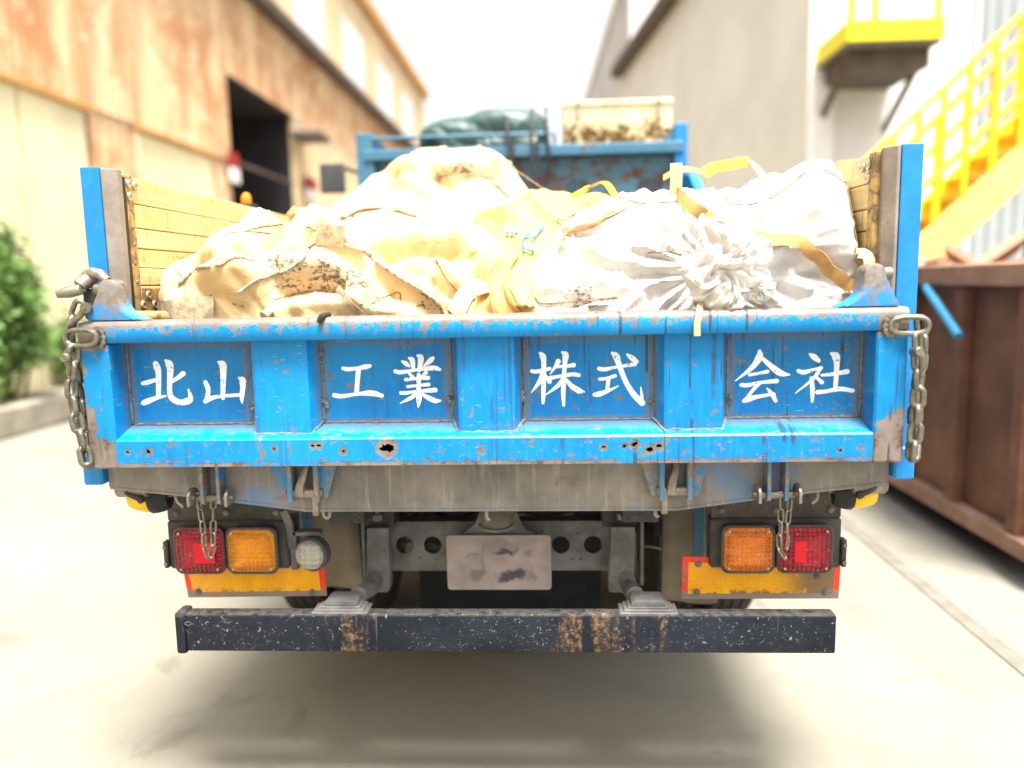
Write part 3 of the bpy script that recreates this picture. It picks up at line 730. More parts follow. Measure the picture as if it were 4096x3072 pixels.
# yellow side marker lamps
for s in (-1, 1):
    c = Vector((-.985 if s < 0 else .995, .19, .955)); ax = (s*1.0, -.22, -.05)
    mb = MB(); mb.lathe([(.0, -.034), (.045, -.034), (.052, -.02), (.055, .0), (.055, .014), (.05, .02)], c, ax, 24)
    m_ = mb.build('marker_lamp', 'black', T, True)
    mb = MB(); mb.lathe([(.050, .012), (.050, .03), (.044, .05), (.034, .072), (.026, .078), (0, .079)], c, ax, 24); mb.build('lens', 'yellow_lens', m_, True)
    for dy, dz in ((-.02, .0), (.01, .02)):
        mb = MB(); q = c+Vector((-s*.034, dy, dz)); mb.lathe([(.008, 0), (.008, .006), (.004, .006), (.004, .022), (0, .022)], q, (-s, 0, 0), 8); mb.build('screw', 'steel', m_)
    mb = MB(); mb.tube(bez([c+Vector((s*.055, -.055, .065)), c+Vector((s*.05, -.075, .035)), c+Vector((s*.03, -.08, .02)), c+Vector((s*.006, -.08, .008))], 10), [.009]*9+[.012]*4 if False else .009, 8)
    mb.lathe([(0, -.012), (.011, -.006), (.011, .006), (0, .012)], c+Vector((s*.005, -.08, .007)), (1, 0, .4), 10)
    mb.build('guard_hook', 'frame', m_, True)
    mb = MB(); mb.box(c+Vector((-.03 if s > 0 else -.05, -.02, .045)), c+Vector((.05 if s > 0 else .03, .04, .06)), .003); mb.build('mount', 'frame', m_)

# ---- tail lamps
def rrect(x0, x1, z0, z1, r, n=5):
    out = []
    for cx, cz, a0 in ((x1-r, z1-r, 0), (x0+r, z1-r, 90), (x0+r, z0+r, 180), (x1-r, z0+r, 270)):
        for k in range(n+1): a = math.radians(a0+90*k/n); out.append((cx+r*math.cos(a), cz+r*math.sin(a)))
    return out
def loft(mb, loops):
    """loops: (poly2d, y)"""
    vs_ = []; n = len(loops[0][0])
    for poly, y in loops: vs_ += [(p[0], y, p[1]) for p in poly]
    f = []
    for i in range(len(loops)-1):
        for k in range(n): f.append((i*n+k, i*n+(k+1) % n, (i+1)*n+(k+1) % n, (i+1)*n+k))
    f.append(tuple(range((len(loops)-1)*n, len(loops)*n)))
    mb.raw(vs_, f)
def build_lamps(left):
    if left: xs = [(-.975, -.8175, 'red', 1), (-.814, -.655, 'amber', 1)]; px0, px1 = -1.005, -.635
    else: xs = [(.662, .818, 'amber_dusty', 0), (.8225, .984, 'red', 0)]; px0, px1 = .640, 1.015
    z0, z1, y = .690, .838, .245
    mb = MB(); mb.box((px0, .275, .848), (px1, .283, .985), .002); br = mb.build('lamp_bracket', 'plateplate', T)
    for k in range(3):
        mb = MB(); x = px0+.03+(px1-px0-.06)*k/2; mb.lathe([(.010, 0), (.010, .005), (.006, .006), (.006, .009), (0, .009)], (x, .275, .872), (0, -1, 0), 6); mb.build('bolt', 'frame2', br)
    mb = MB(); mb.box((px0-.002, .27, .695), (px1+.002, .33, .847), .006); mb.build('lamp_backing', 'lampbox', br)
    ox = px0-.016 if left else px1+.016
    mb = MB(); mb.box((min(ox, ox+(.014 if left else -.014)), .262, .70), (max(ox, ox+(.014 if left else -.014)), .29, .785), .003); mb.build('side_bracket', 'lampbox', br)
    for zz in (.715, .768):
        mb = MB(); mb.lathe([(.006, 0), (.006, .004), (0, .004)], (ox+(.006 if left else -.006), .262, zz), (0, -1, 0), 8); mb.build('screw', 'steel', br)
    for x0, x1, m_, _ in xs:
        mb = MB(); r = .026
        loft(mb, [(rrect(x0+.004, x1-.004, z0+.004, z1-.004, r), .2685), (rrect(x0, x1, z0, z1, r), y-.004), (rrect(x0+.003, x1-.003, z0+.003, z1-.003, r-.002), y-.008), (rrect(x0+.007, x1-.007, z0+.007, z1-.007, r-.006), y-.008), (rrect(x0+.008, x1-.008, z0+.008, z1-.008, r-.006), y+.004), (rrect(x0+.03, x1-.03, z0+.03, z1-.03, .02), y+.020)])
        h = mb.build('tail_lamp', 'lampbox' if m_ != 'red' or not left else 'rim_l', T, True, angle=35)
        mb = MB(); loft(mb, [(rrect(x0+.010, x1-.010, z0+.010, z1-.010, r-.006), y-.004), (rrect(x0+.018, x1-.018, z0+.018, z1-.018, .02), y+.008), (rrect(x0+.04, x1-.04, z0+.04, z1-.04, .02), y+.0165)]); mb.build('reflector_bowl', 'bowl', h, True)
        mb = MB(); e = .0078
        loft(mb, [(rrect(x0+e, x1-e, z0+e, z1-e, r-.006), y-.0028), (rrect(x0+e, x1-e, z0+e, z1-e, r-.006), y-.009), (rrect(x0+e+.004, x1-e-.004, z0+e+.004, z1-e-.004, r-.009), y-.0125), (rrect(x0+e+.012, x1-e-.012, z0+e+.012, z1-e-.012, r-.014), y-.0135), (rrect(x0+e+.014, x1-e-.014, z0+e+.014, z1-e-.014, r-.015), y-.0155), (rrect(x0+.045, x1-.045, z0+.04, z1-.04, .02), y-.0205)])
        mb.build('lens', m_, h, True, angle=30)
        if m_ == 'red':
            mb = MB(); cx = (x0+x1)/2+(.022 if left else -.018); wq = .032 if left else .017
            mb.box((cx-wq, y-.0225, (z0+z1)/2-.034), (cx+wq, y-.0195, (z0+z1)/2+.030), .001); mb.build('reflex_square', 'red_in', h)
        for sx in (x0+.022, x1-.022):
            for sz in (z0+.018, z1-.018):
                mb = MB(); mb.lathe([(.0042, 0), (.0042, .003), (.002, .004), (0, .003)], (sx, y-.0125, sz), (0, -1, 0), 8); mb.build('screw', 'latch', h)
    # reflective warning plate under the lamps
    if left: Q = [(-.985, .722), (-.535, .722), (-.530, .598), (-.970, .592)]
    else: Q = [(.561, .722), (1.028, .712), (1.025, .590), (.558, .588)]
    def inset(q, d):
        c = (sum(p[0] for p in q)/4, sum(p[1] for p in q)/4)
        return [(p[0]-math.copysign(d, p[0]-c[0]), p[1]-math.copysign(d, p[1]-c[1])) for p in q]
    mb = MB(); mb.prism([(x, .296, z) for x, z in Q], (0, .004, 0), .0008); p = mb.build('reflector_plate', 'redborder', T)
    mb = MB(); mb.prism([(x, .2945, z) for x, z in inset(Q, .018)], (0, .0014, 0)); mb.build('reflective_sheet', 'reflect', p)
    for x, z in ([(-.935, .612), (-.575, .61)] if left else [(.607, .70), (.603, .612), (.985, .612), (.96, .66)]):
        mb = MB(); mb.lathe([(.011, 0), (.011, .002), (.006, .003), (.006, .007), (0, .007)], (x, .2944, z), (0, -1, 0), 8); mb.build('bolt', 'frame2', p)
    for x in ([-.9, -.62] if left else [.66, .95]):
        mb = MB(); mb.box((x-.012, .301, .60), (x+.012, .307, .86)); mb.build('plate_strap', 'frame', p)
build_lamps(True); build_lamps(False)

# ---- reversing lamp
def build_reverse():
    c = at(1252, 2213, Y=.25)
    mb = MB(); mb.lathe([(.038, .03), (.050, .02), (.053, 0), (.053, -.012), (.049, -.016)], c, (0.25, 1, 0), 28)
    l = mb.build('reversing_lamp', 'lampbox', T, True)
    mb = MB(); mb.lathe([(.046, 0), (.046, .008), (.04, .018), (.026, .025), (.0, .028)], c+Vector((-.004, -.012, 0)), (-.25, -1, 0), 28); mb.build('lens', 'clear', l, True)
    mb = MB(); p0, p1 = at(1135, 2040, Y=.27), at(1165, 2150, Y=.27)
    mb.tube([p0, p0.lerp(p1, .5)+Vector((.006, 0, 0)), p1, p1+Vector((.004, 0, -.03))], .013, 6)
    mb.box((p1.x-.004, .262, c.z-.058), (p1.x+.018, .30, c.z+.062), .003)
    mb.box((p1.x-.002, .262, c.z+.048), (c.x+.02, .30, c.z+.062), .003)
    mb.build('lamp_arm', 'frame2', l, True, angle=30)
build_reverse()

# ---- bumper
def build_bumper():
    mb = MB(); mb.box((-.897, .12, .503), (.956, .168, .616), .007, seg=2); b = mb.build('bumper', 'bumper', T, True, angle=50)
    mb = MB(); mb.box((-.925, .114, .497), (-.8965, .176, .622), .008, seg=2); mb.build('end_cap', 'bumper', b, True, angle=50)
    for cx in (-.445, .44):
        for k, (hw, z) in enumerate(((.082, .6185), (.070, .624), (.058, .630))):
            mb = MB(); mb.box((cx-hw, .127+.008*k, z-.009), (cx+hw, .20, z), .002); mb.build('pad_plate', 'frame2', b)
        mb = MB(); mb.prism([(cx-.050, .145, .630), (cx-.047, .145, .641), (cx-.038, .145, .647), (cx+.038, .145, .647), (cx+.047, .145, .641), (cx+.050, .145, .630)], (0, .07, 0), .003); mb.build('clamp', 'frame2', b)
    # stamped diamond mark on the left end
    p = at(300+835*.5425, 1800+1280*.5425, Y=.1195); mb = MB()
    d = [(p.x-.012, p.z), (p.x, p.z+.0065), (p.x+.012, p.z), (p.x, p.z-.0065)]
    for i in range(4):
        a, c = d[i], d[(i+1) % 4]; mb.tube([(a[0], .1194, a[1]), (c[0], .1194, c[1])], .0006, 4)
    mb.build('stamped_mark', 'smudge2', b)
build_bumper()

# ---- underframe
def build_under():
    holes = [circ(x, .688, .030, 24) for x in (-.322, -.228, .198, .303)]+[circ(x, z, .0035, 8) for x, z in ((-.274, .645), (.135, .735), (.250, .727), (.235, .640), (.262, .640), (.355, .642), (-.37, .71))]
    mb = MB(); mb.holed([(-.376, .607), (.368, .607), (.368, .762), (-.376, .762)], holes, .50, .008)
    mb.box((-.376, .5, .7625), (.368, .56, .769)); mb.box((-.376, .5, .600), (.368, .56, .6065))
    x = mb.build('crossmember', 'frame2', T)
    for s in (-1, 1):
        # channel bracket, leg and bumper strut
        x0, x1 = (-.428, -.352) if s < 0 else (.350, .43)
        mb = MB(); mb.prism([(x0+.006, .40, .78), (x1, .40, .78), (x1-.004, .40, .575), (x1-.012, .40, .565), (x0, .40, .565), (x0-.004, .40, .575)], (0, .05, 0), .003)
        br = mb.build('bumper_bracket', 'frame2', T)
        mb = MB(); mb.box((x0-.02, .43, .77), (x1+.012, .52, .90), .006); mb.build('bracket_head', 'frame', br)
        mb = MB(); mb.lathe([(.016, 0), (.016, .02), (.009, .02), (.009, .05), (0, .05)], ((x0+x1)/2, .42, .80), (0, 0, 1), 6); mb.build('bolt', 'frame2', br)
        xi_ = x1-.012 if s < 0 else x0+.012; xo_ = x0-.018 if s < 0 else x1+.018
        mb = MB(); mb.tube([((x0+x1)/2+s*.012, .43, .62), ((x0+x1)/2+s*.016, .36, .60), ((x0+x1)/2+s*.022, .22, .632)], .027, 8); mb.box((min(xo_, xo_+.012), .42, .58), (max(xo_, xo_+.012), .52, .80), .003)
        mb.build('bumper_leg', 'frame2', br)
        # chassis rail
        rx = .395*s; mb = MB(); mb.box((rx-.035, .52, .62), (rx+.035, 5.6, .84), .006); mb.build('chassis_rail', 'frame', T)
        # mud flap behind the lamps, blue hanger bar
        if s < 0: a, b = at(1150, 2040, Y=.55), at(1450, 2365, Y=.55)
        else: a, b = at(2655, 2030, Y=.55), at(2872, 2420, Y=.55)
        mb = MB(); n = 8
        for k in range(n):
            pass
        vs_ = []; fa = []
        for iz in range(9):
            for ix in range(7):
                u, v = ix/6, iz/8
                vs_.append((a.x+(b.x-a.x)*u, .55+.018*math.sin(u*5+s)*v+.03*v*v, a.z+.12+(b.z-a.z-.12)*v))
        for iz in range(8):
            for ix in range(6): k = iz*7+ix; fa.append((k, k+1, k+8, k+7))
        mb.raw(vs_, fa); fl = mb.build('mud_flap', 'flap', T, True)
        md = fl.modifiers.new('thick', 'SOLIDIFY'); md.thickness = .006
        hx = at(1230, 2100, Y=.5).x if s < 0 else at(2795, 2100, Y=.5).x
        mb = MB(); mb.box((hx-.018, .49, .74 if s < 0 else .62), (hx+.018, .50, 1.02), .002); mb.build('flap_hanger', 'blue_dull', T)
        # wheels
        for xo in ((.60, .81), (.85, 1.06)):
            xa, xb = (xo[0]*s, xo[1]*s)
            c = (xa, 1.62, .40); L = abs(xb-xa); 
            mb = MB(); pf = [(.26, 0), (.34, -.004), (.375, .006), (.395, .022)]
            for gk in range(4):
                d0 = .022+(L-.044)*gk/4; d1 = .022+(L-.044)*(gk+1)/4
                pf += [(.40, d0+.004), (.40, d1-.006), (.386, d1-.004), (.386, d1+.002)] if gk < 3 else [(.40, d0+.004), (.40, d1)]
            pf += [(.395, L-.022), (.375, L-.006), (.34, L+.004), (.26, L)]
            mb.lathe(pf, c, (s, 0, 0), 40); wobj = mb.build('wheel', 'tyre', T, True, angle=30)
            mb = MB(); mb.lathe([(.08, .03), (.2, .02), (.262, -.002), (.262, L+.002), (.2, L-.02), (.08, L-.03)], c, (s, 0, 0), 24); mb.build('rim', 'frame2', wobj, True, angle=30)
        # mudguard over the wheels
    mb = MB(); mb.lathe([(.06, -.75), (.06, -.2), (.15, -.12), (.15, .12), (.06, .2), (.06, .75)], (0, 1.62, .42), (1, 0, 0), 16); mb.build('rear_axle', 'frame', T, True)
    for yy in (1.9, 3.0): mb = MB(); mb.box((-.36, yy, .66), (.36, yy+.06, .80)); mb.build('chassis_crossmember', 'frame', T)
    # bed floor and subframe
    mb = MB(); mb.box((-1.07, .165, 1.035), (1.09, 3.02, 1.085)); mb.build('bed_floor', 'frame', T)
    for rx in (-.42, .42): mb = MB(); mb.box((rx-.05, .17, .87), (rx+.05, 3.0, 1.034)); mb.build('bed_longeron', 'frame', T)
    for yy in (.7, 1.3, 1.9, 2.5): mb = MB(); mb.box((-1.0, yy, .95), (1.0, yy+.08, 1.033)); mb.build('bed_bearer', 'frame', T)
    mb = MB(); mb.box((-.36, .95, .12), (.36, .965, .80), .004); mb.build('under_dark_board', 'under_dark', T)  # added board, makes the space under the truck read dark
    mb = MB(); mb.lathe([(.06, 0), (.06, .9)], (0, .9, .85), (0, 1, .05), 16); mb.build('hoist_ram', 'frame', T, True)
    mb = MB(); mb.box((-.9, 2.2, .5), (-.46, 3.0, .85), .02); mb.build('fuel_tank', 'frame', T)
    mb = MB(); mb.box((.46, 2.3, .5), (.9, 2.9, .85), .02); mb.build('battery_box', 'frame', T)
    mb = MB(); mb.lathe([(.09, 0), (.1, .01), (.1, .5), (.09, .51)], (.15, 1.6, .62), (0, 1, 0), 18); mb.build('air_tank', 'frame2', T, True)
    # tow hitch with dome
    P = lambda zx, zy, Y=.42: at(1300+zx*.633, 1800+zy*.633, Y=Y)
    o = [(985, 375), (1205, 375), (1245, 470), (1275, 505), (1345, 540), (855, 540), (895, 505), (945, 470)]
    mb = MB(); mb.prism([P(*q, .44) for q in o], (0, .012, 0), .002); hb = mb.build('tow_bracket', 'frame2', T)
    c = P(1085, 440, .36); mb = MB(); mb.lathe([(.0, -.05), (.03, -.048), (.046, -.036), (.052, -.015), (.052, .02), (.04, .06)], c+Vector((0, 0, .02)), (0, .5, 1), 24); mb.build('hitch_dome', 'hitch', hb, True)
    mb = MB(); lip = [c+Vector((.052*math.cos(a), -.01-.03*math.sin(a) if True else 0, -.012-.012*math.sin(a))) for a in [math.pi*k/12 for k in range(13)]]; mb.tube(lip, .005, 6); mb.build('hitch_lip', 'frame2', hb, True)
    for zx in (1008, 1162):
        mb = MB(); mb.lathe([(.008, 0), (.008, .006), (0, .006)], P(zx, 420, .438), (0, -1, 0), 6); mb.build('bolt', 'frame2', hb)
    # number plate, number unreadable
    a, b = P(765, 540), P(1432, 882)
    mb = MB(); loft(mb, [(rrect(a.x, b.x, b.z, a.z, .012), .424), (rrect(a.x, b.x, b.z, a.z, .012), .4195), (rrect(a.x+.005, b.x-.005, b.z+.005, a.z-.005, .010), .4180), (rrect(a.x+.010, b.x-.010, b.z+.010, a.z-.010, .008), .4195)])
    npl = mb.build('number_plate', 'nplate', T, True, angle=40)
    # hoses and cables behind the crossmember
    for pts, r, m_ in [([P(440, 560, .62), P(500, 590, .62), P(540, 575, .62), P(580, 610, .66)], .006, 'hose'), ([P(620, 590, .6), P(670, 600, .58), P(720, 610, .58), P(770, 580, .62)], .016, 'hose'), ([P(500, 470, .7), P(570, 430, .65), P(600, 390, .7)], .012, 'hose'), ([P(1480, 540, .6), P(1520, 545, .58), P(1560, 590, .6)], .007, 'hose'), ([P(1630, 640, .6), P(1690, 655, .6), P(1760, 620, .62)], .008, 'hose'), ([P(700, 400, .8), P(820, 440, .75), P(960, 400, .8)], .012, 'black'), ([P(1230, 400, .8), P(1400, 430, .72), P(1570, 390, .75), P(1590, 460, .7)], .010, 'hose'), ([P(230, 400, .7), P(220, 480, .66), P(240, 540, .7)], .022, 'black'), ([P(2060, 420, .6), P(2100, 450, .6), P(2100, 530, .6)], .020, 'black'), ([P(2005, 610, .6), P(2060, 612, .62), P(2120, 625, .7)], .004, 'hose')]:
        mb = MB(); mb.tube(bez(pts, 20), r, 8); mb.build('hose', m_, T, True)
build_under()

# ---- side walls with planks
def washer(parent, p, axis, r):
    mb = MB(); mb.lathe([(r, 0), (r, .25*r), (r*.75, .45*r), (r*.42, .5*r), (r*.38, .18*r), (0, .18*r)], p, axis, 14); return mb
def build_walls():
    B6 = lambda zx, zy, X: at(300+zx*.452, 550+zy*.452, X=X)
    Z3 = lambda zx, zy, X: at(2300+zx*.693, 200+zy*.693, X=X)
    me = {}
    for nm, r in (('big', .0135), ('small', .0062)):
        mb = washer(None, (0, 0, 0), (1, 0, 0), r); mm = bpy.data.meshes.new('rivet_'+nm); bmesh.ops.recalc_face_normals(mb.bm, faces=mb.bm.faces[:]); mb.bm.to_mesh(mm); mb.bm.free(); mm.materials.append(M['latch'] if nm == 'big' else M['steel']); mm.shade_smooth(); me[nm] = mm
    from mathutils import Quaternion
    for s in (-1, 1):
        X = -.995 if s < 0 else 1.022
        so_ = X+s*.05
        y0 = .165 if s < 0 else .14
        mb = MB(); mb.box((min(X+s*.022, so_), y0, 1.086), (max(X+s*.022, so_), 2.95, 1.862), .003)
        for k in range(5):
            yy = y0+.1+k*.64; mb.box((min(so_, so_+s*.045), yy, 1.086), (max(so_, so_+s*.045), yy+.07, 1.86), .004)
        wl_ = mb.build('side_wall', 'blue', T)
        zs = [1.865, 1.791, 1.724, 1.667, 1.612, 1.562, 1.490, 1.42, 1.34, 1.26, 1.18, 1.088]
        for k in range(len(zs)-1):
            mb = MB(); j = random.uniform(-.0012, .0012)
            mb.box((min(X+j, X+s*.0215), y0+.045+random.uniform(0, .002), zs[k+1]+.0013), (max(X+j, X+s*.0215), 2.93, zs[k]-.0013), .0022); mb.build('plank', 'plank', wl_)
        # steel strip at the rear edge
        mb = MB(); mb.box((min(X-s*.003, X+s*.0215), y0+.004, 1.1), (max(X-s*.003, X+s*.0215), y0+.044, 1.867), .002); st = mb.build('edge_strip', 'strip', wl_)
        q = Quaternion((0, 0, 1), 0 if s < 0 else math.pi)
        if s < 0:
            big = [(460, 408), (525, 430), (467, 520), (643, 1395), (600, 1485), (700, 1480)]; sm = [(458, 352), (482, 635), (497, 797), (510, 948), (524, 1110), (537, 1280)]; f = B6
        else:
            big = [(1697, 663), (1662, 680), (1693, 743)]; sm = [(1690, 815), (1687, 925), (1683, 1035), (1680, 1145), (1697, 627)]; f = Z3
        for b in big: p = f(*b, X-s*.003); put(me['big'], 'rivet', wl_, (X-s*.0032, max(p.y, y0+.02), p.z), q)
        for b in sm: p = f(*b, X-s*.003); put(me['small'], 'rivet', wl_, (X-s*.0032, y0+.026, p.z), q)
        if s < 0:
            mb = MB(); mb.box((X-.0, y0+.05, 1.485), (X+.006, y0+.35, 1.556), .002); mb.build('foot_plate', 'strip', wl_)
            mb = MB(); mb.tube([(-.97, .11, 1.478), (-.9, .11, 1.477), (-.8, .115, 1.474)], .016, 10); mb.build('tailgate_shaft', 'strip', T, True)
        # rear corner post : blue rear face, grey chamfer
        xo, xm_, xi = (-1.073, -1.020, -.987) if s < 0 else (1.120, 1.066, 1.034)
        mb = MB(); mb.prism([(xo, .095, 1.09), (xm_, .095, 1.09), (xm_, .150, 1.09), (xo, .150, 1.09)], (0, 0, .787), .004); po = mb.build('corner_post', 'blue', T)
        mb = MB(); mb.prism([(xm_+(-s)*.0015, .097, 1.09), (xm_+(-s)*.010, .097, 1.09), (xi, .125, 1.09), (xi, .148, 1.09), (xm_+(-s)*.0015, .148, 1.09)], (0, 0, .784), .003); mb.build('post_facing', 'grey_post', po)
        mb = MB(); mb.box((min(xi+s*.004, X+s*.02), .1485, 1.09), (max(xi+s*.004, X+s*.02), y0+.003, 1.858)); mb.build('seal_gap', 'black', po)
    # amber marker on a bracket outside the left wall
    p = at(985, 795, X=-1.12)
    mb = MB(); mb.lathe([(.020, 0), (.021, .012), (.019, .03), (.012, .042), (0, .046)], p-Vector((0, 0, .02)), (0, 0, 1), 16)
    bc = mb.build('amber_beacon', 'beacon', T, True)
    mb = MB(); mb.box((p.x-.09, p.y-.02, p.z-.036), (p.x+.04, p.y+.03, p.z-.022), .003); mb.box((p.x+.02, p.y-.01, p.z-.12), (p.x+.04, p.y+.01, p.z-.03)); mb.build('beacon_bracket', 'black', bc)
def mat_strip():
    g = G('grimy_yellow_strip'); n = g.noise(20, 7, .65); n2 = g.noise(70, 5, .7)
    col = g.mix(g.ss(n, .42, .6), (.42, .27, .08), (.14, .085, .035)); col = g.mix(g.ss(n2, .5, .7, 0, .6), col, (.5, .38, .2))
    return g.done(col, .6, .2, g.bump(n, .3, .004))
M['strip'] = mat_strip()
build_walls()

# ---- front guard and cab
def build_front():
    mb = MB(); mb.box((-.99, 3.05, 1.086), (1.01, 3.09, 2.385), .004); fb = mb.build('front_board', 'blue_rust', T)
    mb = MB(); mb.box((-.99, 2.985, 2.325), (1.01, 3.048, 2.392), .006); mb.build('top_beam', 'blue_dull', fb)
    for cx, k0 in ((-.30, 0), (.345, 0), (.80, 0)):
        for k in range(7):
            mb = MB(); x = cx-.065+k*.022; mb.box((x, 3.0455, 2.10-.02*math.sin(math.pi*(k+.5)/7)), (x+.011, 3.0495, 2.155+.03*math.sin(math.pi*(k+.5)/7)), .001); mb.build('louvre_slot', 'black', fb)
    for x0, x1, zt in ((-1.035, -.925, 2.495), (.955, 1.035, 2.50)):
        mb = MB(); mb.box((x0, 3.0, 1.086), (x1, 3.1, zt), .005); mb.build('guard_post', 'blue_dull' if x0 < 0 else 'blue', fb)
        xm = x1 if x0 < 0 else x0; t_ = .09 if x0 < 0 else -.075
        mb = MB(); mb.prism([(xm, 3.02, 2.393), (xm, 3.02, 2.49), (xm+t_, 3.02, 2.393)], (0, .02, 0), .002); mb.build('gusset', 'blue_dull', fb)
    mb = MB(); mb.tube([(-.93, 3.0, 2.462), (.10, 3.0, 2.462), (.205, 3.0, 2.462), (.215, 3.0, 2.45), (.215, 3.0, 2.392)], .011, 8); mb.build('lashing_rail', 'blue_dull', fb, True)
    mb = MB(); mb.box((-.99, 3.09, 2.30), (1.01, 3.75, 2.385)); mb.build('guard_shelf', 'blue_dull', fb)
    # right wall front return, blue
    mb = MB(); mb.prism([(1.0, 2.2, 1.86), (1.0, 3.05, 1.86), (1.0, 3.05, 2.20), (1.0, 2.75, 2.16)], (.05, 0, 0), .004); mb.build('side_gusset', 'blue', fb)
    # cab
    mb = MB(); mb.prism([(-1.0, 3.30, .75), (-1.0, 4.85, .75), (-1.0, 5.0, 1.35), (-1.0, 4.72, 2.22), (-1.0, 3.30, 2.27)], (2.0, 0, 0), .04); cb = mb.build('cab', 'blue', T)
    for sx in (-1, 1):
        mb = MB(); mb.prism([(sx*1.001, 3.55, 1.5), (sx*1.001, 4.72, 1.5), (sx*1.001, 4.55, 2.08), (sx*1.001, 3.55, 2.1)], (sx*.006, 0, 0)); mb.build('side_window', 'glass_dark', cb)
        mb = MB(); c = (sx*.9, 4.1, .40); mb.lathe([(.26, 0), (.34, -.004), (.39, .02), (.40, .05), (.40, .17), (.39, .2), (.34, .224), (.26, .22)], (sx*.74, 4.1, .4), (sx, 0, 0), 32); mb.build('wheel', 'tyre', T, True, angle=40)
    # mirrors
    p0, p1 = at(1283, 665, Y=3.5), at(1372, 760, Y=3.5)
    for sx in (-1,):
        cx = (p0.x+p1.x)/2; cz = (p0.z+p1.z)/2
        mb = MB(); mb.box((cx-.085, 3.49, cz-.10), (cx+.085, 3.55, cz+.10), .014, seg=2); m_ = mb.build('side_mirror', 'lampbox', cb, True, angle=40)
        mb = MB(); mb.box((cx-.072, 3.486, cz-.085), (cx+.072, 3.4895, cz+.085), .001); mb.build('mirror_glass', 'glass_dark', cb)
        mb = MB(); mb.tube(bez([(cx, 3.56, cz+.09), (cx, 3.9, cz+.12), (sx*1.05, 4.3, cz+.02), (sx*1.0, 4.5, cz-.1)], 16), .014, 8); mb.build('mirror_arm', 'black', cb, True)
build_front()

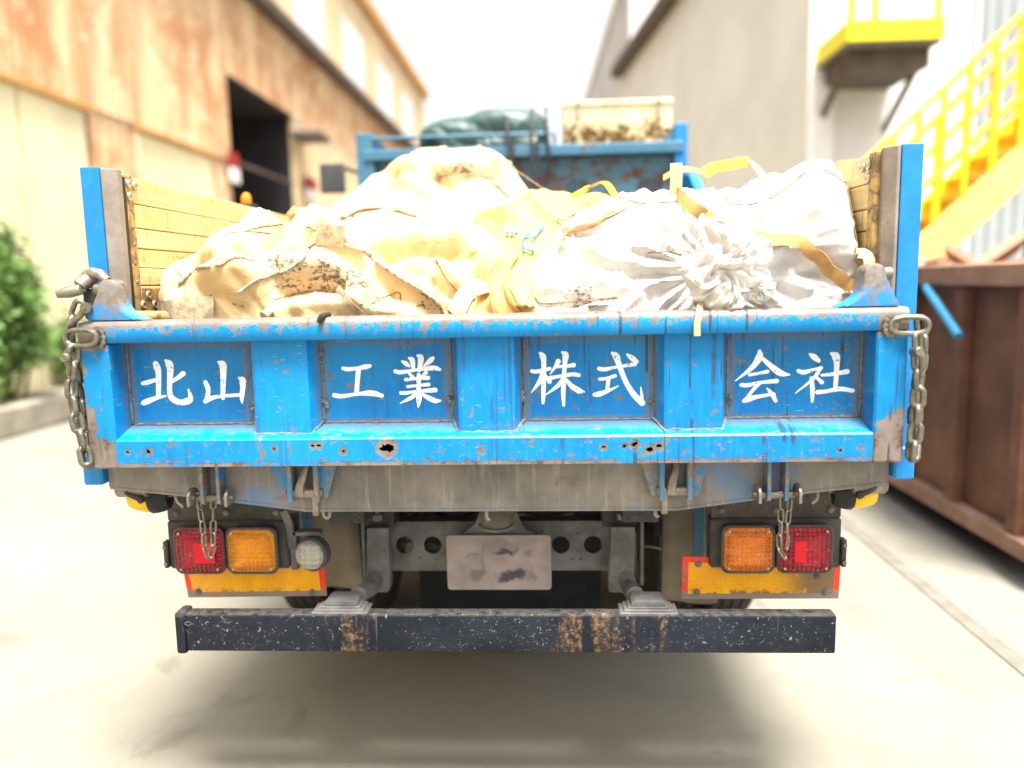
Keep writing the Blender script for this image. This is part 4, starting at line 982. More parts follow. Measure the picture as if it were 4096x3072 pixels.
# ------------------------------------------------------------------ draped cloth (small position based solver)
def smooth_field(ny, nx, k, seed):
    r = np.random.default_rng(seed); a = r.standard_normal((ny, nx))
    for _ in range(k):
        p = np.pad(a, 1, mode='edge'); a = (p[:-2, 1:-1]+p[2:, 1:-1]+p[1:-1, :-2]+p[1:-1, 2:]+p[1:-1, 1:-1])/5
    return a/(np.abs(a).max()+1e-9)
def drape(c, half, H, L, n, solids, planes, steps=150, excess=(.05, .05), seed=1, iters=5, bend=.25, pulls=(), grav=.0016, floor=1.09, deflate=.14, lumps=()):
    """sheet laid over a full load, which then settles: the slack cloth falls into folds"""
    nx, ny = n; cx, cy = c; rx, ry = half; Lx, Ly = L
    def prof(s, r):
        flat = r*.75; arc = (r-flat)*math.pi/2; a = np.abs(s)
        x = np.where(a < flat, a, np.where(a < flat+arc, flat+(r-flat)*np.sin((a-flat)/(r-flat)), r))
        d = np.where(a < flat, 0, np.where(a < flat+arc, (r-flat)*(1-np.cos((a-flat)/(r-flat))), (r-flat)+a-flat-arc))
        return np.sign(s)*x, d
    s = np.linspace(-Lx/2, Lx/2, nx); t = np.linspace(-Ly/2, Ly/2, ny)
    X, dX = prof(s, rx); Y, dY = prof(t, ry)
    P = np.zeros((ny, nx, 3)); P[:, :, 0] = cx+X[None, :]; P[:, :, 1] = cy+Y[:, None]
    P[:, :, 2] = np.maximum(H-np.sqrt(dX[None, :]**2+dY[:, None]**2), floor)
    P += .012*np.stack([smooth_field(ny, nx, 3, seed+i) for i in range(3)], -1)
    V = np.zeros_like(P); hx, hy = Lx/(nx-1), Ly/(ny-1)
    f1 = 1+excess[0]*(1+.9*smooth_field(ny, nx, 25, seed+5)); f2 = 1+excess[1]*(1+.9*smooth_field(ny, nx, 25, seed+6))
    fd = (f1+f2)/2; S = slice; pairs = []
    for o in (0, 1):
        pairs.append(((S(None), S(o, nx-1, 2)), (S(None), S(o+1, nx, 2)), hx, f1, 1.0))
        pairs.append(((S(o, ny-1, 2), S(None)), (S(o+1, ny, 2), S(None)), hy, f2, 1.0))
    for o in (0, 1):
        pairs.append(((S(o, ny-1, 2), S(0, nx-1)), (S(o+1, ny, 2), S(1, nx)), math.hypot(hx, hy), fd, .3))
        pairs.append(((S(o, ny-1, 2), S(1, nx)), (S(o+1, ny, 2), S(0, nx-1)), math.hypot(hx, hy), fd, .3))
    for o in (0, 1):
        pairs.append(((S(None), S(o, nx-2, 4)), (S(None), S(o+2, nx, 4)), 2*hx, f1, bend)); pairs.append(((S(None), S(o+2, nx-2, 4)), (S(None), S(o+4, nx, 4)), 2*hx, f1, bend))
        pairs.append(((S(o, ny-2, 4), S(None)), (S(o+2, ny, 4), S(None)), 2*hy, f2, bend)); pairs.append(((S(o+2, ny-2, 4), S(None)), (S(o+4, ny, 4), S(None)), 2*hy, f2, bend))
    def views(P):
        out = []
        for a, b, h, f, k in pairs:
            A, B = P[a], P[b]; q0, q1 = min(A.shape[0], B.shape[0]), min(A.shape[1], B.shape[1]); out.append((A[:q0, :q1], B[:q0, :q1], h, f[a][:q0, :q1], k))
        return out
    rest = [np.full(A.shape[:2], h) for A, B, h, f, k in views(P)]
    ii, jj = np.meshgrid(np.arange(ny), np.arange(nx), indexing='ij')
    pm = [(np.sqrt(((ii-gi)*hy)**2+((jj-gj)*hx)**2), rad, np.array(tgt), trad, kk) for gi, gj, rad, tgt, trad, kk in pulls]
    ph = int(steps*.3); edge = np.zeros((ny, nx), bool); edge[[0, -1], :] = True; edge[:, [0, -1]] = True
    for it in range(steps):
        if it == ph:
            rest = []
            for A, B, h, f, k in views(P):
                l = np.sqrt(((B-A)**2).sum(-1)); rest.append(np.clip(l, .6*h, 1.6*h)*f)
            V[:] = 0; pinned = P[edge].copy()
        prev = P.copy(); V[:, :, 2] -= grav; P = P+V*.97
        for _ in range(iters):
            for (A, B, h, f, k), r in zip(views(P), rest):
                d = B-A; l = np.sqrt((d*d).sum(-1))+1e-9
                cr = d*((l-r)/l*.5*k)[..., None]; A += cr; B -= cr
            if it > ph:
                for dd, rad, tg, trad, kk in pm:
                    mk = dd < rad; dirv = P[mk]-tg; ln = np.sqrt((dirv**2).sum(-1))+1e-9
                    P[mk] += (tg+dirv*np.minimum(1, trad*dd[mk]/rad/ln)[:, None]-P[mk])*kk
        g_ = 1+deflate*(1-min(1, max(0, it-ph)/(steps*.45)))
        for c0, r0, e in list(solids)+list(lumps):
            c0 = np.array(c0); r0 = np.array(r0)*g_; q = (P-c0)/r0; k = (np.abs(q)**e).sum(-1)**(1/e); ins = k < 1
            if ins.any():
                P[ins] = (c0+(P[ins]-c0)/np.maximum(k[ins], .05)[:, None])*.65+prev[ins]*.35
                k2 = np.maximum((np.abs((P[ins]-c0)/r0)**e).sum(-1)**(1/e), .05); P[ins] = c0+(P[ins]-c0)*np.maximum(1, 1/k2)[:, None]
        planes(P); P[:, :, 2] = np.maximum(P[:, :, 2], floor)
        if it > ph: P[edge] = pinned
        V = (P-prev)*.9; np.clip(V, -.02, .02, out=V)
    return P
def lump_set(c, half, z, n, seed, r=(.06, .13)):
    """odd shaped contents pressing up under the cloth"""
    q = random.Random(seed); out = []
    for _ in range(n):
        a = q.uniform(*r); out.append(((c[0]+q.uniform(-1, 1)*half[0], c[1]+q.uniform(-1, 1)*half[1], z+q.uniform(-.10, .06)), (a*q.uniform(.6, 1.7), a*q.uniform(.6, 1.5), a), 2.2))
    return out
def bed(P):
    np.clip(P[:, :, 0], -.985, 1.012, out=P[:, :, 0])
    low = P[:, :, 2] < 1.485
    P[:, :, 1] = np.where(low, np.maximum(P[:, :, 1], .108), np.maximum(P[:, :, 1], .06))
    P[:, :, 1] = np.minimum(P[:, :, 1], 3.03)
BAGS = []
_pg = np.random.default_rng(99); _perm = np.concatenate([_pg.permutation(256)]*2); _gr = _pg.uniform(0, 2*np.pi, 256); _gx, _gy = np.cos(_gr), np.sin(_gr)
def pnoise(x, y, seed=0):
    x = x+seed*17.3; y = y+seed*7.9; xi = np.floor(x).astype(int); yi = np.floor(y).astype(int); xf, yf = x-xi, y-yi; xi &= 255; yi &= 255
    f = lambda t: t*t*t*(t*(t*6-15)+10)
    def g(a, b, dx, dy): h = _perm[_perm[a & 255]+(b & 255)]; return _gx[h]*dx+_gy[h]*dy
    u, v = f(xf), f(yf)
    return 1.5*((g(xi, yi, xf, yf)*(1-u)+g(xi+1, yi, xf-1, yf)*u)*(1-v)+(g(xi, yi+1, xf, yf-1)*(1-u)+g(xi+1, yi+1, xf-1, yf-1)*u)*v)
def ridge(u, v, f, ang, an, seed, warp=.5, sharp=1.6):
    c, s_ = math.cos(ang), math.sin(ang); a, b = (u*c+v*s_)*f, (-u*s_+v*c)*f*an
    w1 = pnoise(a*.6, b*.6, seed+1)*warp; w2 = pnoise(a*.6+9, b*.6, seed+2)*warp
    return (1-np.minimum(1, np.abs(pnoise(a+w1, b+w2, seed))*1.7))**sharp
def up2(P):
    def up(A):
        n = A.shape[0]; Q = np.zeros((2*n-1,)+A.shape[1:]); Q[::2] = A; e = np.concatenate([A[:1]*2-A[1:2], A, A[-1:]*2-A[-2:-1]])
        Q[1::2] = (9*(e[1:-2]+e[2:-1])-e[:-3]-e[3:])/16; return Q
    return up(up(P).swapaxes(0, 1)).swapaxes(0, 1)
def normals(P):
    du = np.gradient(P, axis=1); dv = np.gradient(P, axis=0); n = np.cross(du, dv); return n/(np.sqrt((n**2).sum(-1, keepdims=True))+1e-9)
def grid_faces(ny, nx): return [(i*nx+j, i*nx+j+1, (i+1)*nx+j+1, (i+1)*nx+j) for i in range(ny-1) for j in range(nx-1)]
def blur(A, k):
    for _ in range(k):
        p = np.pad(A, ((1, 1), (1, 1), (0, 0)), mode='edge'); A = (p[:-2, 1:-1]+p[2:, 1:-1]+p[1:-1, :-2]+p[1:-1, 2:]+2*p[1:-1, 1:-1])/6
    return A
def folds(P, L, ridges, creases=(), pleats=(), seed=0, planes=None):
    """gives the slack cloth its folds: broad ridges, creases along given lines, pleats gathered at a knot"""
    ny, nx = P.shape[:2]; bvh = BVHTree.FromPolygons([Vector(v) for v in P.reshape(-1, 3)], grid_faces(ny, nx))
    P = blur(up2(P), 2); P = up2(P); ny, nx = P.shape[:2]; N = blur(normals(P), 3); N /= np.sqrt((N**2).sum(-1, keepdims=True))+1e-9
    v, u = np.meshgrid(np.linspace(0, L[1], ny), np.linspace(0, L[0], nx), indexing='ij')
    D = np.zeros((ny, nx))
    for k, (amp, f, ang, an, sh) in enumerate(ridges):
        m_ = .35+.65*np.clip(.5+1.1*pnoise(u*1.9, v*1.9, seed+31+k), 0, 1)
        r = ridge(u, v, f, ang, an, seed+3*k, .7, sh); D += amp*m_*(r-.35)
    for pxs, amp, w_ in creases:
        pts = []
        for q in pxs:
            h = bvh.ray_cast(CAM, ray(*q).normalized())
            if h[0] is not None: pts.append(h[0])
        if len(pts) < 2: continue
        C = np.array(bez(pts, 8*len(pts))); dm = np.full((ny, nx), 9.); tt = np.zeros((ny, nx))
        for i, c in enumerate(C):
            d = np.sqrt(((P-c)**2).sum(-1)); m_ = d < dm; dm[m_] = d[m_]; tt[m_] = i/(len(C)-1)
        env = np.clip(np.minimum(tt, 1-tt)*6+.25, 0, 1)
        x = dm/w_; D += 1.3*amp*env*(np.exp(-x**1.15)-.45*np.exp(-((x-2.1)/1.1)**2))
    for c, r0, r1, amp, k in pleats:
        c = np.array(c); d = P-c; rr = np.sqrt((d**2).sum(-1)); th = np.arctan2(d[:, :, 2], d[:, :, 0])
        wv = pnoise(th*k/2.2, rr*5, seed+77)*1.3+.5*pnoise(th*k, rr*9, seed+78)
        D += amp*(1-np.abs(wv))*np.clip((rr-r0*.4)/r0, 0, 1)*np.exp(-(rr/r1)**2)
    Q = P+N*D[..., None]*np.sign(np.median(N[:, :, 2]))
    if planes: planes(Q)
    return Q
def cloth_mesh(name, P, mat, parent, sub=0):
    ny, nx = P.shape[:2]; off = np.array(OFF[parent.name])
    V = (P.reshape(-1, 3)); F = grid_faces(ny, nx)
    me = bpy.data.meshes.new(name); me.from_pydata((V-off).tolist(), [], F); me.shade_smooth(); me.materials.append(mat if not isinstance(mat, str) else M[mat])
    o = bpy.data.objects.new(name, me); COL.objects.link(o); o.parent = parent; OFF[o.name] = OFF[parent.name]
    if sub: m_ = o.modifiers.new('smooth', 'SUBSURF'); m_.levels = sub; m_.render_levels = sub
    BAGS.append(BVHTree.FromPolygons([Vector(v) for v in V], F)); return o
def on_bag(px, py, lift=0.0, default_y=.5):
    d = ray(px, py).normalized(); best = None
    for b in BAGS:
        h = b.ray_cast(CAM, d)
        if h[0] is not None and (best is None or h[3] < best[3]): best = h
    if best is None: return (None if default_y is None else at(px, py, Y=default_y)), Vector((0, -1, 0))
    n = best[1]
    if n.dot(d) > 0: n = -n
    return best[0]+n*lift, n
def ribbon(name, pts, nors, w_, mat, parent, th=.003, n=40, twist=None):
    C = bez(pts, n); NN = bez(nors, n); mb = MB(); rings = []
    K = len(C)
    for i, c in enumerate(C):
        t = (C[min(K-1, i+1)]-C[max(0, i-1)]).normalized(); nn = NN[i].normalized(); nn = (nn-t*nn.dot(t)).normalized()
        if twist: nn = Matrix.Rotation(twist(i/(K-1)), 3, t) @ nn
        b = t.cross(nn); ww = (w_ if not callable(w_) else w_(i/(K-1)))/2
        rings.append([c-b*ww, c-b*ww*.5+nn*th*.3, c+nn*th*.5, c+b*ww*.5+nn*th*.3, c+b*ww, c+b*ww*.98-nn*th, c-nn*th*.5, c-b*ww*.98-nn*th])
    V = [v for r in rings for v in r]; F = []
    for i in range(K-1):
        for k in range(8): F.append((i*8+k, i*8+(k+1) % 8, (i+1)*8+(k+1) % 8, (i+1)*8+k))
    F += [tuple(range(7, -1, -1)), tuple(range((K-1)*8, K*8))]
    mb.raw(V, F); return mb.build(name, mat, parent, True, angle=60)
def px_ribbon(name, pxs, w_, mat, parent, lift=.006, lifts=None, **k):
    P, N_ = [], []; dense = bez([(q[0], q[1], 0) for q in pxs], 5*len(pxs)) if len(pxs) > 2 else [Vector((q[0], q[1], 0)) for q in pxs]
    for i, q in enumerate(dense):
        p, n = on_bag(q[0], q[1], lift, None)
        if p is not None and (not P or (p-P[-1]).length < .4): P.append(p); N_.append(n)
    if len(P) < 2: print('STRAP MISSED', name, pxs[0]); return None
    for _ in range(14): N_ = [(N_[max(0, i-1)]+N_[i]+N_[min(len(N_)-1, i+1)]).normalized() for i in range(len(N_))]
    for _ in range(5): P = [P[0]]+[(P[i-1]+P[i]*2+P[i+1])/4 for i in range(1, len(P)-1)]+[P[-1]]
    P = [p+n*.007 for p, n in zip(P, N_)]; k['n'] = max(k.get('n', 40), 2*len(P))
    return ribbon(name, P, N_, w_, mat, parent, **k)
def px_rope(name, pxs, r, mat, parent, lift=.004):
    P = [on_bag(q[0], q[1], lift, None)[0] for q in bez([(q[0], q[1], 0) for q in pxs], 4*len(pxs))]; P = [p for p in P if p is not None]
    if len(P) < 2: print('ROPE MISSED', pxs[0]); return None
    mb = MB(); mb.tube(bez(P, 3*len(P)), r, 8); return mb.build(name, mat, parent, True)

Z2 = lambda zx, zy: (1100+zx*.633, 300+zy*.633)
Z3 = lambda zx, zy: (2300+zx*.693, 200+zy*.693)
Z6 = lambda zx, zy: (300+zx*.452, 550+zy*.452)
B7 = lambda zx, zy: (1900+zx*.4973, 850+zy*.4973)

CREAM1, CREAM2 = (.52, .345, .145), (.64, .50, .30)
def spots(zf, Y, lst): return [tuple(at(*zf(x, y), Y=Y))+(r, k) for x, y, r, k in lst]
M['bagA'] = mat_bag('stained_cream_bag', CREAM1, CREAM2, spots(Z2, .18, [(100, 1200, .16, 1), (350, 1260, .15, 1), (520, 1270, .12, 1), (-200, 1350, .14, .6), (850, 1150, .14, .8), (60, 1060, .16, .8), (620, 1420, .12, .8), (-330, 1290, .07, 1), (980, 1400, .10, .6)]))
M['bagB'] = mat_bag('cream_bag', (.49, .34, .165), (.60, .475, .29), spots(Z2, 1.25, [(900, 450, .22, .9), (780, 580, .20, 1), (1150, 560, .2, .9), (1010, 630, .15, .9), (1400, 690, .18, .6), (720, 720, .16, .6)]))
M['bagD'] = mat_bag('tan_bag', (.42, .24, .065), (.54, .34, .115), spots(Z2, .6, [(1300, 960, .15, .7), (1500, 880, .12, .6)]))
M['bagC'] = mat_bag('white_bag', (.53, .505, .465), (.64, .62, .595), spots(B7, .14, [(400, 430, .09, .9), (450, 540, .09, .7), (850, 740, .12, .9), (1180, 150, .12, .5), (850, 250, .10, .6)]), .13)

# rear tall bag
tB = thing('bulk_bag', 'tall cream bulk bag heaped highest behind the others, against the left wall', 'bag', (-.4, 1.5, 1.09), 'bulk bags loaded in the truck bed')
solB = [((-.40, 1.65, 1.52), (.52, .60, .48), 2.6), ((-.27, 1.60, 1.72), (.36, .42, .43), 2.3), ((-.62, 1.15, 1.46), (.34, .42, .40), 2.5), ((-.10, 1.25, 1.50), (.36, .35, .40), 2.3)]
PB = drape((-.40, 1.48), (.60, .74), 2.30, (2.4, 2.6), (100, 108), solB, bed, 90, (.02, .02), 11, deflate=.04)
PB = folds(PB, (2.4, 2.6), [(.055, 2.2, .3, .8, 1.0), (-.055, 3.4, 1.0, .45, 1.0), (.032, 6.5, .5, .35, 1.0), (-.012, 13, 1.3, .4, 1.2), (.004, 30, .8, .4, 1.5)],
           [([Z2(110, 890), Z2(170, 850), Z2(300, 775), Z2(480, 760), Z2(510, 705), Z2(720, 645), Z2(1000, 660)], -.035, .035), ([Z2(1010, 660), Z2(1190, 640), Z2(1300, 650), Z2(1400, 690), Z2(1480, 780)], -.03, .03), ([Z2(640, 540), Z2(740, 560), Z2(760, 620)], -.02, .03), ([Z2(1090, 380), Z2(1050, 530), Z2(1030, 620)], .02, .03), ([Z2(200, 800), Z2(330, 740), Z2(450, 700)], .02, .03), ([Z2(1250, 450), Z2(1400, 560), Z2(1420, 640)], -.02, .03), ([Z2(700, 700), Z2(900, 720), Z2(1150, 800)], .02, .05)], seed=3, planes=bed)
cloth_mesh('bag_body', PB, 'bagB', tB)
# middle tan bag
tD = thing('bulk_bag', 'flattened tan bulk bag lying between the tall cream bag and the white bag', 'bag', (.3, 1.1, 1.09), 'bulk bags loaded in the truck bed')
solD = [((.28, 1.15, 1.42), (.50, .55, .43), 2.5), ((.08, .80, 1.38), (.38, .40, .32), 2.3)]
PD = drape((.28, 1.05), (.62, .68), 1.92, (2.1, 2.2), (90, 90), solD, bed, 90, (.02, .02), 21, deflate=.04)
PD = folds(PD, (2.1, 2.2), [(.05, 2.6, .5, .6, 1.0), (-.05, 3.8, .6, .35, 1.0), (.030, 7.5, .4, .3, 1.0), (-.010, 14, .4, .5, 1.2), (.004, 30, .8, .4, 1.5)],
           [([Z2(1050, 930), Z2(1200, 850), Z2(1400, 800), Z2(1740, 745)], .035, .05), ([Z2(1300, 980), Z2(1420, 900), Z2(1500, 860), Z2(1760, 810)], -.035, .03), ([Z2(1290, 990), Z2(1480, 930), Z2(1620, 860)], .025, .03)], seed=17, planes=bed)
cloth_mesh('bag_body', PD, 'bagD', tD)
# left front bag
tA = thing('bulk_bag', 'cream bulk bag with black soot stains in the left front of the bed', 'bag', (-.5, .5, 1.09), 'bulk bags loaded in the truck bed')
solA = [((-.46, .50, 1.31), (.49, .36, .35), 3.2), ((-.32, .58, 1.46), (.36, .32, .29), 2.6), ((-.74, .38, 1.50), (.20, .24, .19), 2.2), ((-.80, .40, 1.65), (.07, .07, .08), 2.0)]
PA = drape((-.455, .49), (.53, .41), 1.86, (2.0, 1.75), (110, 96), solA, bed, 90, (.02, .02), 35, deflate=.04)
PA = folds(PA, (2.0, 1.75), [(.06, 2.6, .2, .9, 1.0), (-.055, 3.8, .35, .45, 1.0), (.030, 7, -.2, .35, 1.0), (-.014, 12, .6, .35, 1.2), (.004, 26, .3, .3, 1.5)],
           [([Z6(1290, 830), Z6(1400, 980), Z6(1570, 1090)], -.06, .03), ([Z6(1255, 735), Z6(1290, 830), Z6(1380, 880)], .05, .025), ([Z6(1440, 880), Z6(1560, 800), Z6(1750, 770), Z2(250, 960), Z2(450, 1000)], .045, .03),
            ([Z6(1580, 1090), Z2(0, 1100), Z2(200, 1150), Z2(400, 1140), Z2(600, 1160)], -.06, .04), ([Z2(440, 1060), Z2(560, 1110), Z2(680, 1190), Z2(900, 1330), Z2(1070, 1500)], .025, .02), ([Z2(560, 1130), Z2(800, 1095), Z2(1000, 1110), Z2(1200, 1150)], -.035, .025),
            ([Z6(860, 1260), Z6(1000, 1180), Z6(1200, 1130), Z6(1540, 1100)], -.03, .02), ([Z2(60, 1400), Z2(250, 1360), Z2(480, 1360)], -.035, .02), ([Z2(480, 1400), Z2(600, 1480), Z2(800, 1490)], .03, .03), ([Z2(1000, 1250), Z2(1100, 1330), Z2(1200, 1380)], -.03, .02), ([Z2(430, 920), Z2(600, 860), Z2(860, 900), Z2(1080, 1020), Z2(1245, 1160)], .025, .03)], seed=8, planes=bed)
cloth_mesh('bag_body', PA, 'bagA', tA)
# right front white bag
tC = thing('bulk_bag', 'big white bulk bag with a knotted mouth in the right front of the bed', 'bag', (.5, .45, 1.09), 'bulk bags loaded in the truck bed')
solC = [((.60, .52, 1.38), (.43, .37, .42), 3.6), ((.87, .50, 1.50), (.145, .31, .345), 3.4), ((.45, .66, 1.55), (.16, .22, .27), 2.6), ((.20, .36, 1.30), (.30, .26, .29), 2.8)]
NC = (110, 98); LC = (2.05, 1.9); cC = (.49, .50)
knot = at(2880, 1075, Y=.08)
PC = drape(cC, (.54, .43), 1.95, LC, NC, solC, bed, 90, (.02, .02), 44, deflate=.04)
PC = folds(PC, LC, [(.045, 2.4, .1, .9, 1.0), (-.040, 3.6, .15, .4, 1.0), (.022, 7, -.25, .3, 1.0), (-.009, 13, .3, .3, 1.2), (.003, 26, .2, .3, 1.5)],
           [([B7(360, 345), B7(700, 325), B7(1390, 330)], .03, .03), ([B7(470, 680), B7(560, 735), B7(900, 705), B7(1120, 690)], -.04, .02), ([B7(700, 310), B7(740, 170), B7(940, 110), B7(1050, 30)], .025, .015), ([Z3(860, 850), Z3(900, 895), Z3(1050, 880), Z3(1200, 810), Z3(1300, 730)], -.03, .025), ([Z3(1440, 680), Z3(1540, 780), Z3(1600, 880), Z3(1635, 1000), Z3(1620, 1150)], .025, .015), ([Z3(330, 910), Z3(450, 880), Z3(620, 870)], -.025, .02), ([Z3(1080, 1290), Z3(1300, 1270), Z3(1480, 1310)], -.03, .03), ([Z3(1150, 1360), Z3(1300, 1480)], -.03, .025)],
           [((knot.x, .12, knot.z), .10, .34, .045, 9)], seed=29, planes=bed)
cloth_mesh('bag_body', PC, 'bagC', tC)

# knotted mouth of the white bag : crumpled rosette of fabric
from mathutils import noise as mnoise
def rosette(name, c, R_, mat, parent, seed, sq=(1, 1.25)):
    nr, nt = 26, 130; V = []; F = []; sd_ = Vector((seed*3.1, seed*1.7, 0))
    for i in range(nr):
        rho = i/(nr-1)
        for j in range(nt):
            th = 2*math.pi*j/nt; ir = 1+.30*mnoise.noise(Vector((math.cos(th)*1.3, math.sin(th)*1.3, seed)))
            x = math.cos(th)*rho*R_*ir*sq[0]; z = math.sin(th)*rho*R_*ir*sq[1]
            d = .045*math.sqrt(max(0, 1-rho*rho*.9))+.006
            pl = (abs(math.sin(th*5.5+7*mnoise.noise(Vector((rho*2.6, math.cos(th)*1.9, math.sin(th)*1.9+seed)))))-.5)*.014*min(1, rho*2.2)
            q = Vector((x*16, 0, z*16))+sd_; cr = mnoise.noise(q)*.050+abs(mnoise.noise(q*1.7+Vector((3, 0, 1))))*.055-abs(mnoise.noise(q*3.1))*.025
            v = mnoise.noise_vector(q*1.1)*.030
            V.append((c.x+x+v.x, c.y-d-pl-cr*(.5+.5*rho)+.01, c.z+z+v.z))
    for i in range(nr-1):
        for j in range(nt): F.append((i*nt+j, i*nt+(j+1) % nt, (i+1)*nt+(j+1) % nt, (i+1)*nt+j))
    mb = MB(); mb.raw(V, F); o = mb.build(name, mat, parent, True, angle=None)
    m_ = o.modifiers.new('s', 'SOLIDIFY'); m_.thickness = .003
    m_ = o.modifiers.new('smooth', 'SUBSURF'); m_.levels = 1; m_.render_levels = 1; return o
kc = at(2905, 1085, Y=.06); rosette('knotted_mouth', kc, .10, 'bagC', tC, 2)
kc2 = at(2985, 1155, Y=.06); rosette('loose_flap', kc2, .050, 'bagC', tC, 5, (1.1, .8))

# straps and ropes
# white bag
px_ribbon('strap', [Z3(505, 800), Z3(570, 770), Z3(640, 860), Z3(720, 940), Z3(800, 985), Z3(880, 1040), Z3(980, 1075), Z3(1080, 1105), Z3(1180, 1125), Z3(1300, 1130), Z3(1390, 1160), Z3(1450, 1210), Z3(1510, 1290), Z3(1560, 1340), Z3(1600, 1375)], .036, 'webbing', tC, .018, n=90)
p1, n1 = on_bag(*Z3(1600, 1375), .01); loopw = [p1, at(*Z3(1650, 1390), Y=.13), at(*Z3(1690, 1300), Y=.12), at(*Z3(1695, 1200), Y=.13), at(*Z3(1640, 1175), Y=.15), at(*Z3(1620, 1240), Y=.18), at(*Z3(1625, 1330), Y=.2)]
ribbon('strap_loop', loopw, [Vector((-.2, -1, .3)), Vector((0, -1, .3)), Vector((.5, -.9, 0)), Vector((.3, -.9, .4)), Vector((-.2, -.8, .5)), Vector((-.6, -.8, 0)), Vector((-.6, -.8, 0))], .036, 'webwhite', tC, n=60)
px_ribbon('strap', [Z3(860, 1045), Z3(895, 1045), Z3(940, 1090), Z3(990, 1150), Z3(1030, 1210), Z3(1045, 1240)], .034, 'webwhite', tC, .02, n=40)
a = at(*Z3(722, 1420), Y=.05); b = at(*Z3(722, 1470), Y=.03); ribbon('hanging_strap_end', [a, b, Vector((at(*Z3(718, 1520), Y=-.008).x, -.008, at(*Z3(718, 1520), Y=-.008).z)), Vector((at(*Z3(706, 1580), Y=-.012).x, -.012, at(*Z3(706, 1580), Y=-.012).z)), Vector((at(*Z3(706, 1650), Y=-.012).x, -.012, at(*Z3(706, 1650), Y=-.012).z))], [Vector((0, -1, .4))]+[Vector((0, -1, .1))]*4, .016, 'webwhite', tC, n=30)
# standing loops of the white bag
a = on_bag(*Z3(580, 830))[0]; ribbon('strap_tab', [a, a+Vector((.002, .0, .04)), a+Vector((.002, .004, .085))], [Vector((0, -1, .2))]*3, .034, 'webwhite', tC, n=14)
lp = [at(*Z3(510, 735), Y=.62), at(*Z3(600, 690), Y=.60), at(*Z3(690, 690), Y=.62), at(*Z3(750, 720), Y=.66), at(*Z3(760, 760), Y=.68)]
ribbon('strap_loop', lp, [Vector((0, -.6, .8)), Vector((0, -.6, .8)), Vector((.1, -.6, .8)), Vector((.5, -.6, .6)), Vector((.7, -.6, .3))], .036, 'webbing', tC, n=30)
lp = [at(*Z3(745, 715), Y=.8), at(*Z3(800, 680), Y=.85), at(*Z3(880, 665), Y=.9), at(*Z3(960, 648), Y=.95), at(*Z3(1012, 640), Y=1.0)]
ribbon('yellow_strap', lp, [Vector((0, -.9, .35))]*5, .040, 'webyellow', tC, n=30)
lp = [at(*Z3(1012, 640), Y=1.0), at(*Z3(1050, 680), Y=.9), at(*Z3(1080, 720), Y=.85), at(*Z3(1095, 760), Y=.80), at(*Z3(1080, 800), Y=.76)]
ribbon('strap_loop', lp, [Vector((.2, -.9, .35))]*5, .030, 'webwhite', tC, n=24)
px_rope('green_tie', [Z3(1545, 1395), Z3(1585, 1375), Z3(1610, 1400), Z3(1620, 1440), Z3(1635, 1470)], .004, 'cord', tC, .012)
px_ribbon('printed_mark', [Z2(1590, 1020), Z2(1568, 1060), Z2(1580, 1135)], .006, 'ink', tC, .005, n=12)
px_ribbon('printed_mark', [Z2(1585, 1015), Z2(1625, 1050), Z2(1700, 965)], .007, 'ink', tC, .005, n=14)
px_ribbon('printed_mark', [Z2(1625, 1050), Z2(1640, 1130)], .006, 'ink', tC, .005, n=8)
px_ribbon('printed_mark', [Z2(1580, 1105), Z2(1640, 1130)], .005, 'ink', tC, .005, n=8)
for x in (1470, 1500): px_ribbon('printed_mark', [Z2(x, 1005), Z2(x+12, 1022)], .010, 'ink', tC, .005, n=6)
px_ribbon('printed_mark', [Z2(1520, 1015), Z2(1550, 1005)], .007, 'ink', tC, .005, n=6)
px_ribbon('printed_mark', [Z2(1785, 905), Z2(1805, 930), Z2(1910, 895), Z2(1890, 875)], .006, 'ink', tC, .005, n=14)
# seam along the left of the white bag
px_ribbon('seam_band', [Z2(1400, 1160), Z2(1370, 1300), Z2(1385, 1420), Z2(1400, 1510)], .012, 'webbing', tC, .004, n=24)
px_ribbon('seam_band', [Z2(1530, 1150), Z2(1470, 1270), Z2(1480, 1380), Z2(1550, 1500)], .014, 'webbing', tC, .004, n=24)
px_ribbon('seam_band', [B7(700, 310), B7(740, 170), B7(940, 110), B7(1050, 30), B7(1140, 0)], .010, 'webbing', tC, .004, n=24)
px_ribbon('strap', [Z2(1130, 1520), Z2(1190, 1420), Z2(1290, 1335), Z2(1350, 1400)], .05, 'webwhite', tC, .008, n=24)
# left bag
px_ribbon('strap', [Z2(430, 915), Z2(500, 870), Z2(600, 850), Z2(730, 855), Z2(860, 885), Z2(960, 935), Z2(1080, 1010), Z2(1170, 1080), Z2(1245, 1160)], .028, 'webdirty', tA, .008, n=70)
px_ribbon('strap_patch', [Z2(270, 1010), Z2(350, 1010), Z2(450, 1025)], .062, 'webdirty', tA, .006, n=14)
px_ribbon('strap_end', [Z4 for Z4 in [(200+650*.663, 1000+385*.663), (200+760*.663, 1000+365*.663), (200+880*.663, 1000+350*.663), (200+1000*.663, 1000+345*.663)]], .062, 'webdirty', tA, .008, n=24)
px_rope('rope', [Z2(270, 1050), Z2(220, 1090), Z2(190, 1150), Z2(130, 1195), Z2(60, 1235), Z2(-40, 1270), Z2(-140, 1310), Z2(-230, 1370)], .0045, 'rope', tA)
px_rope('rope', [Z2(440, 1070), Z2(560, 1115), Z2(680, 1200), Z2(800, 1280), Z2(900, 1340), Z2(990, 1400), Z2(1070, 1510)], .0055, 'rope', tA)
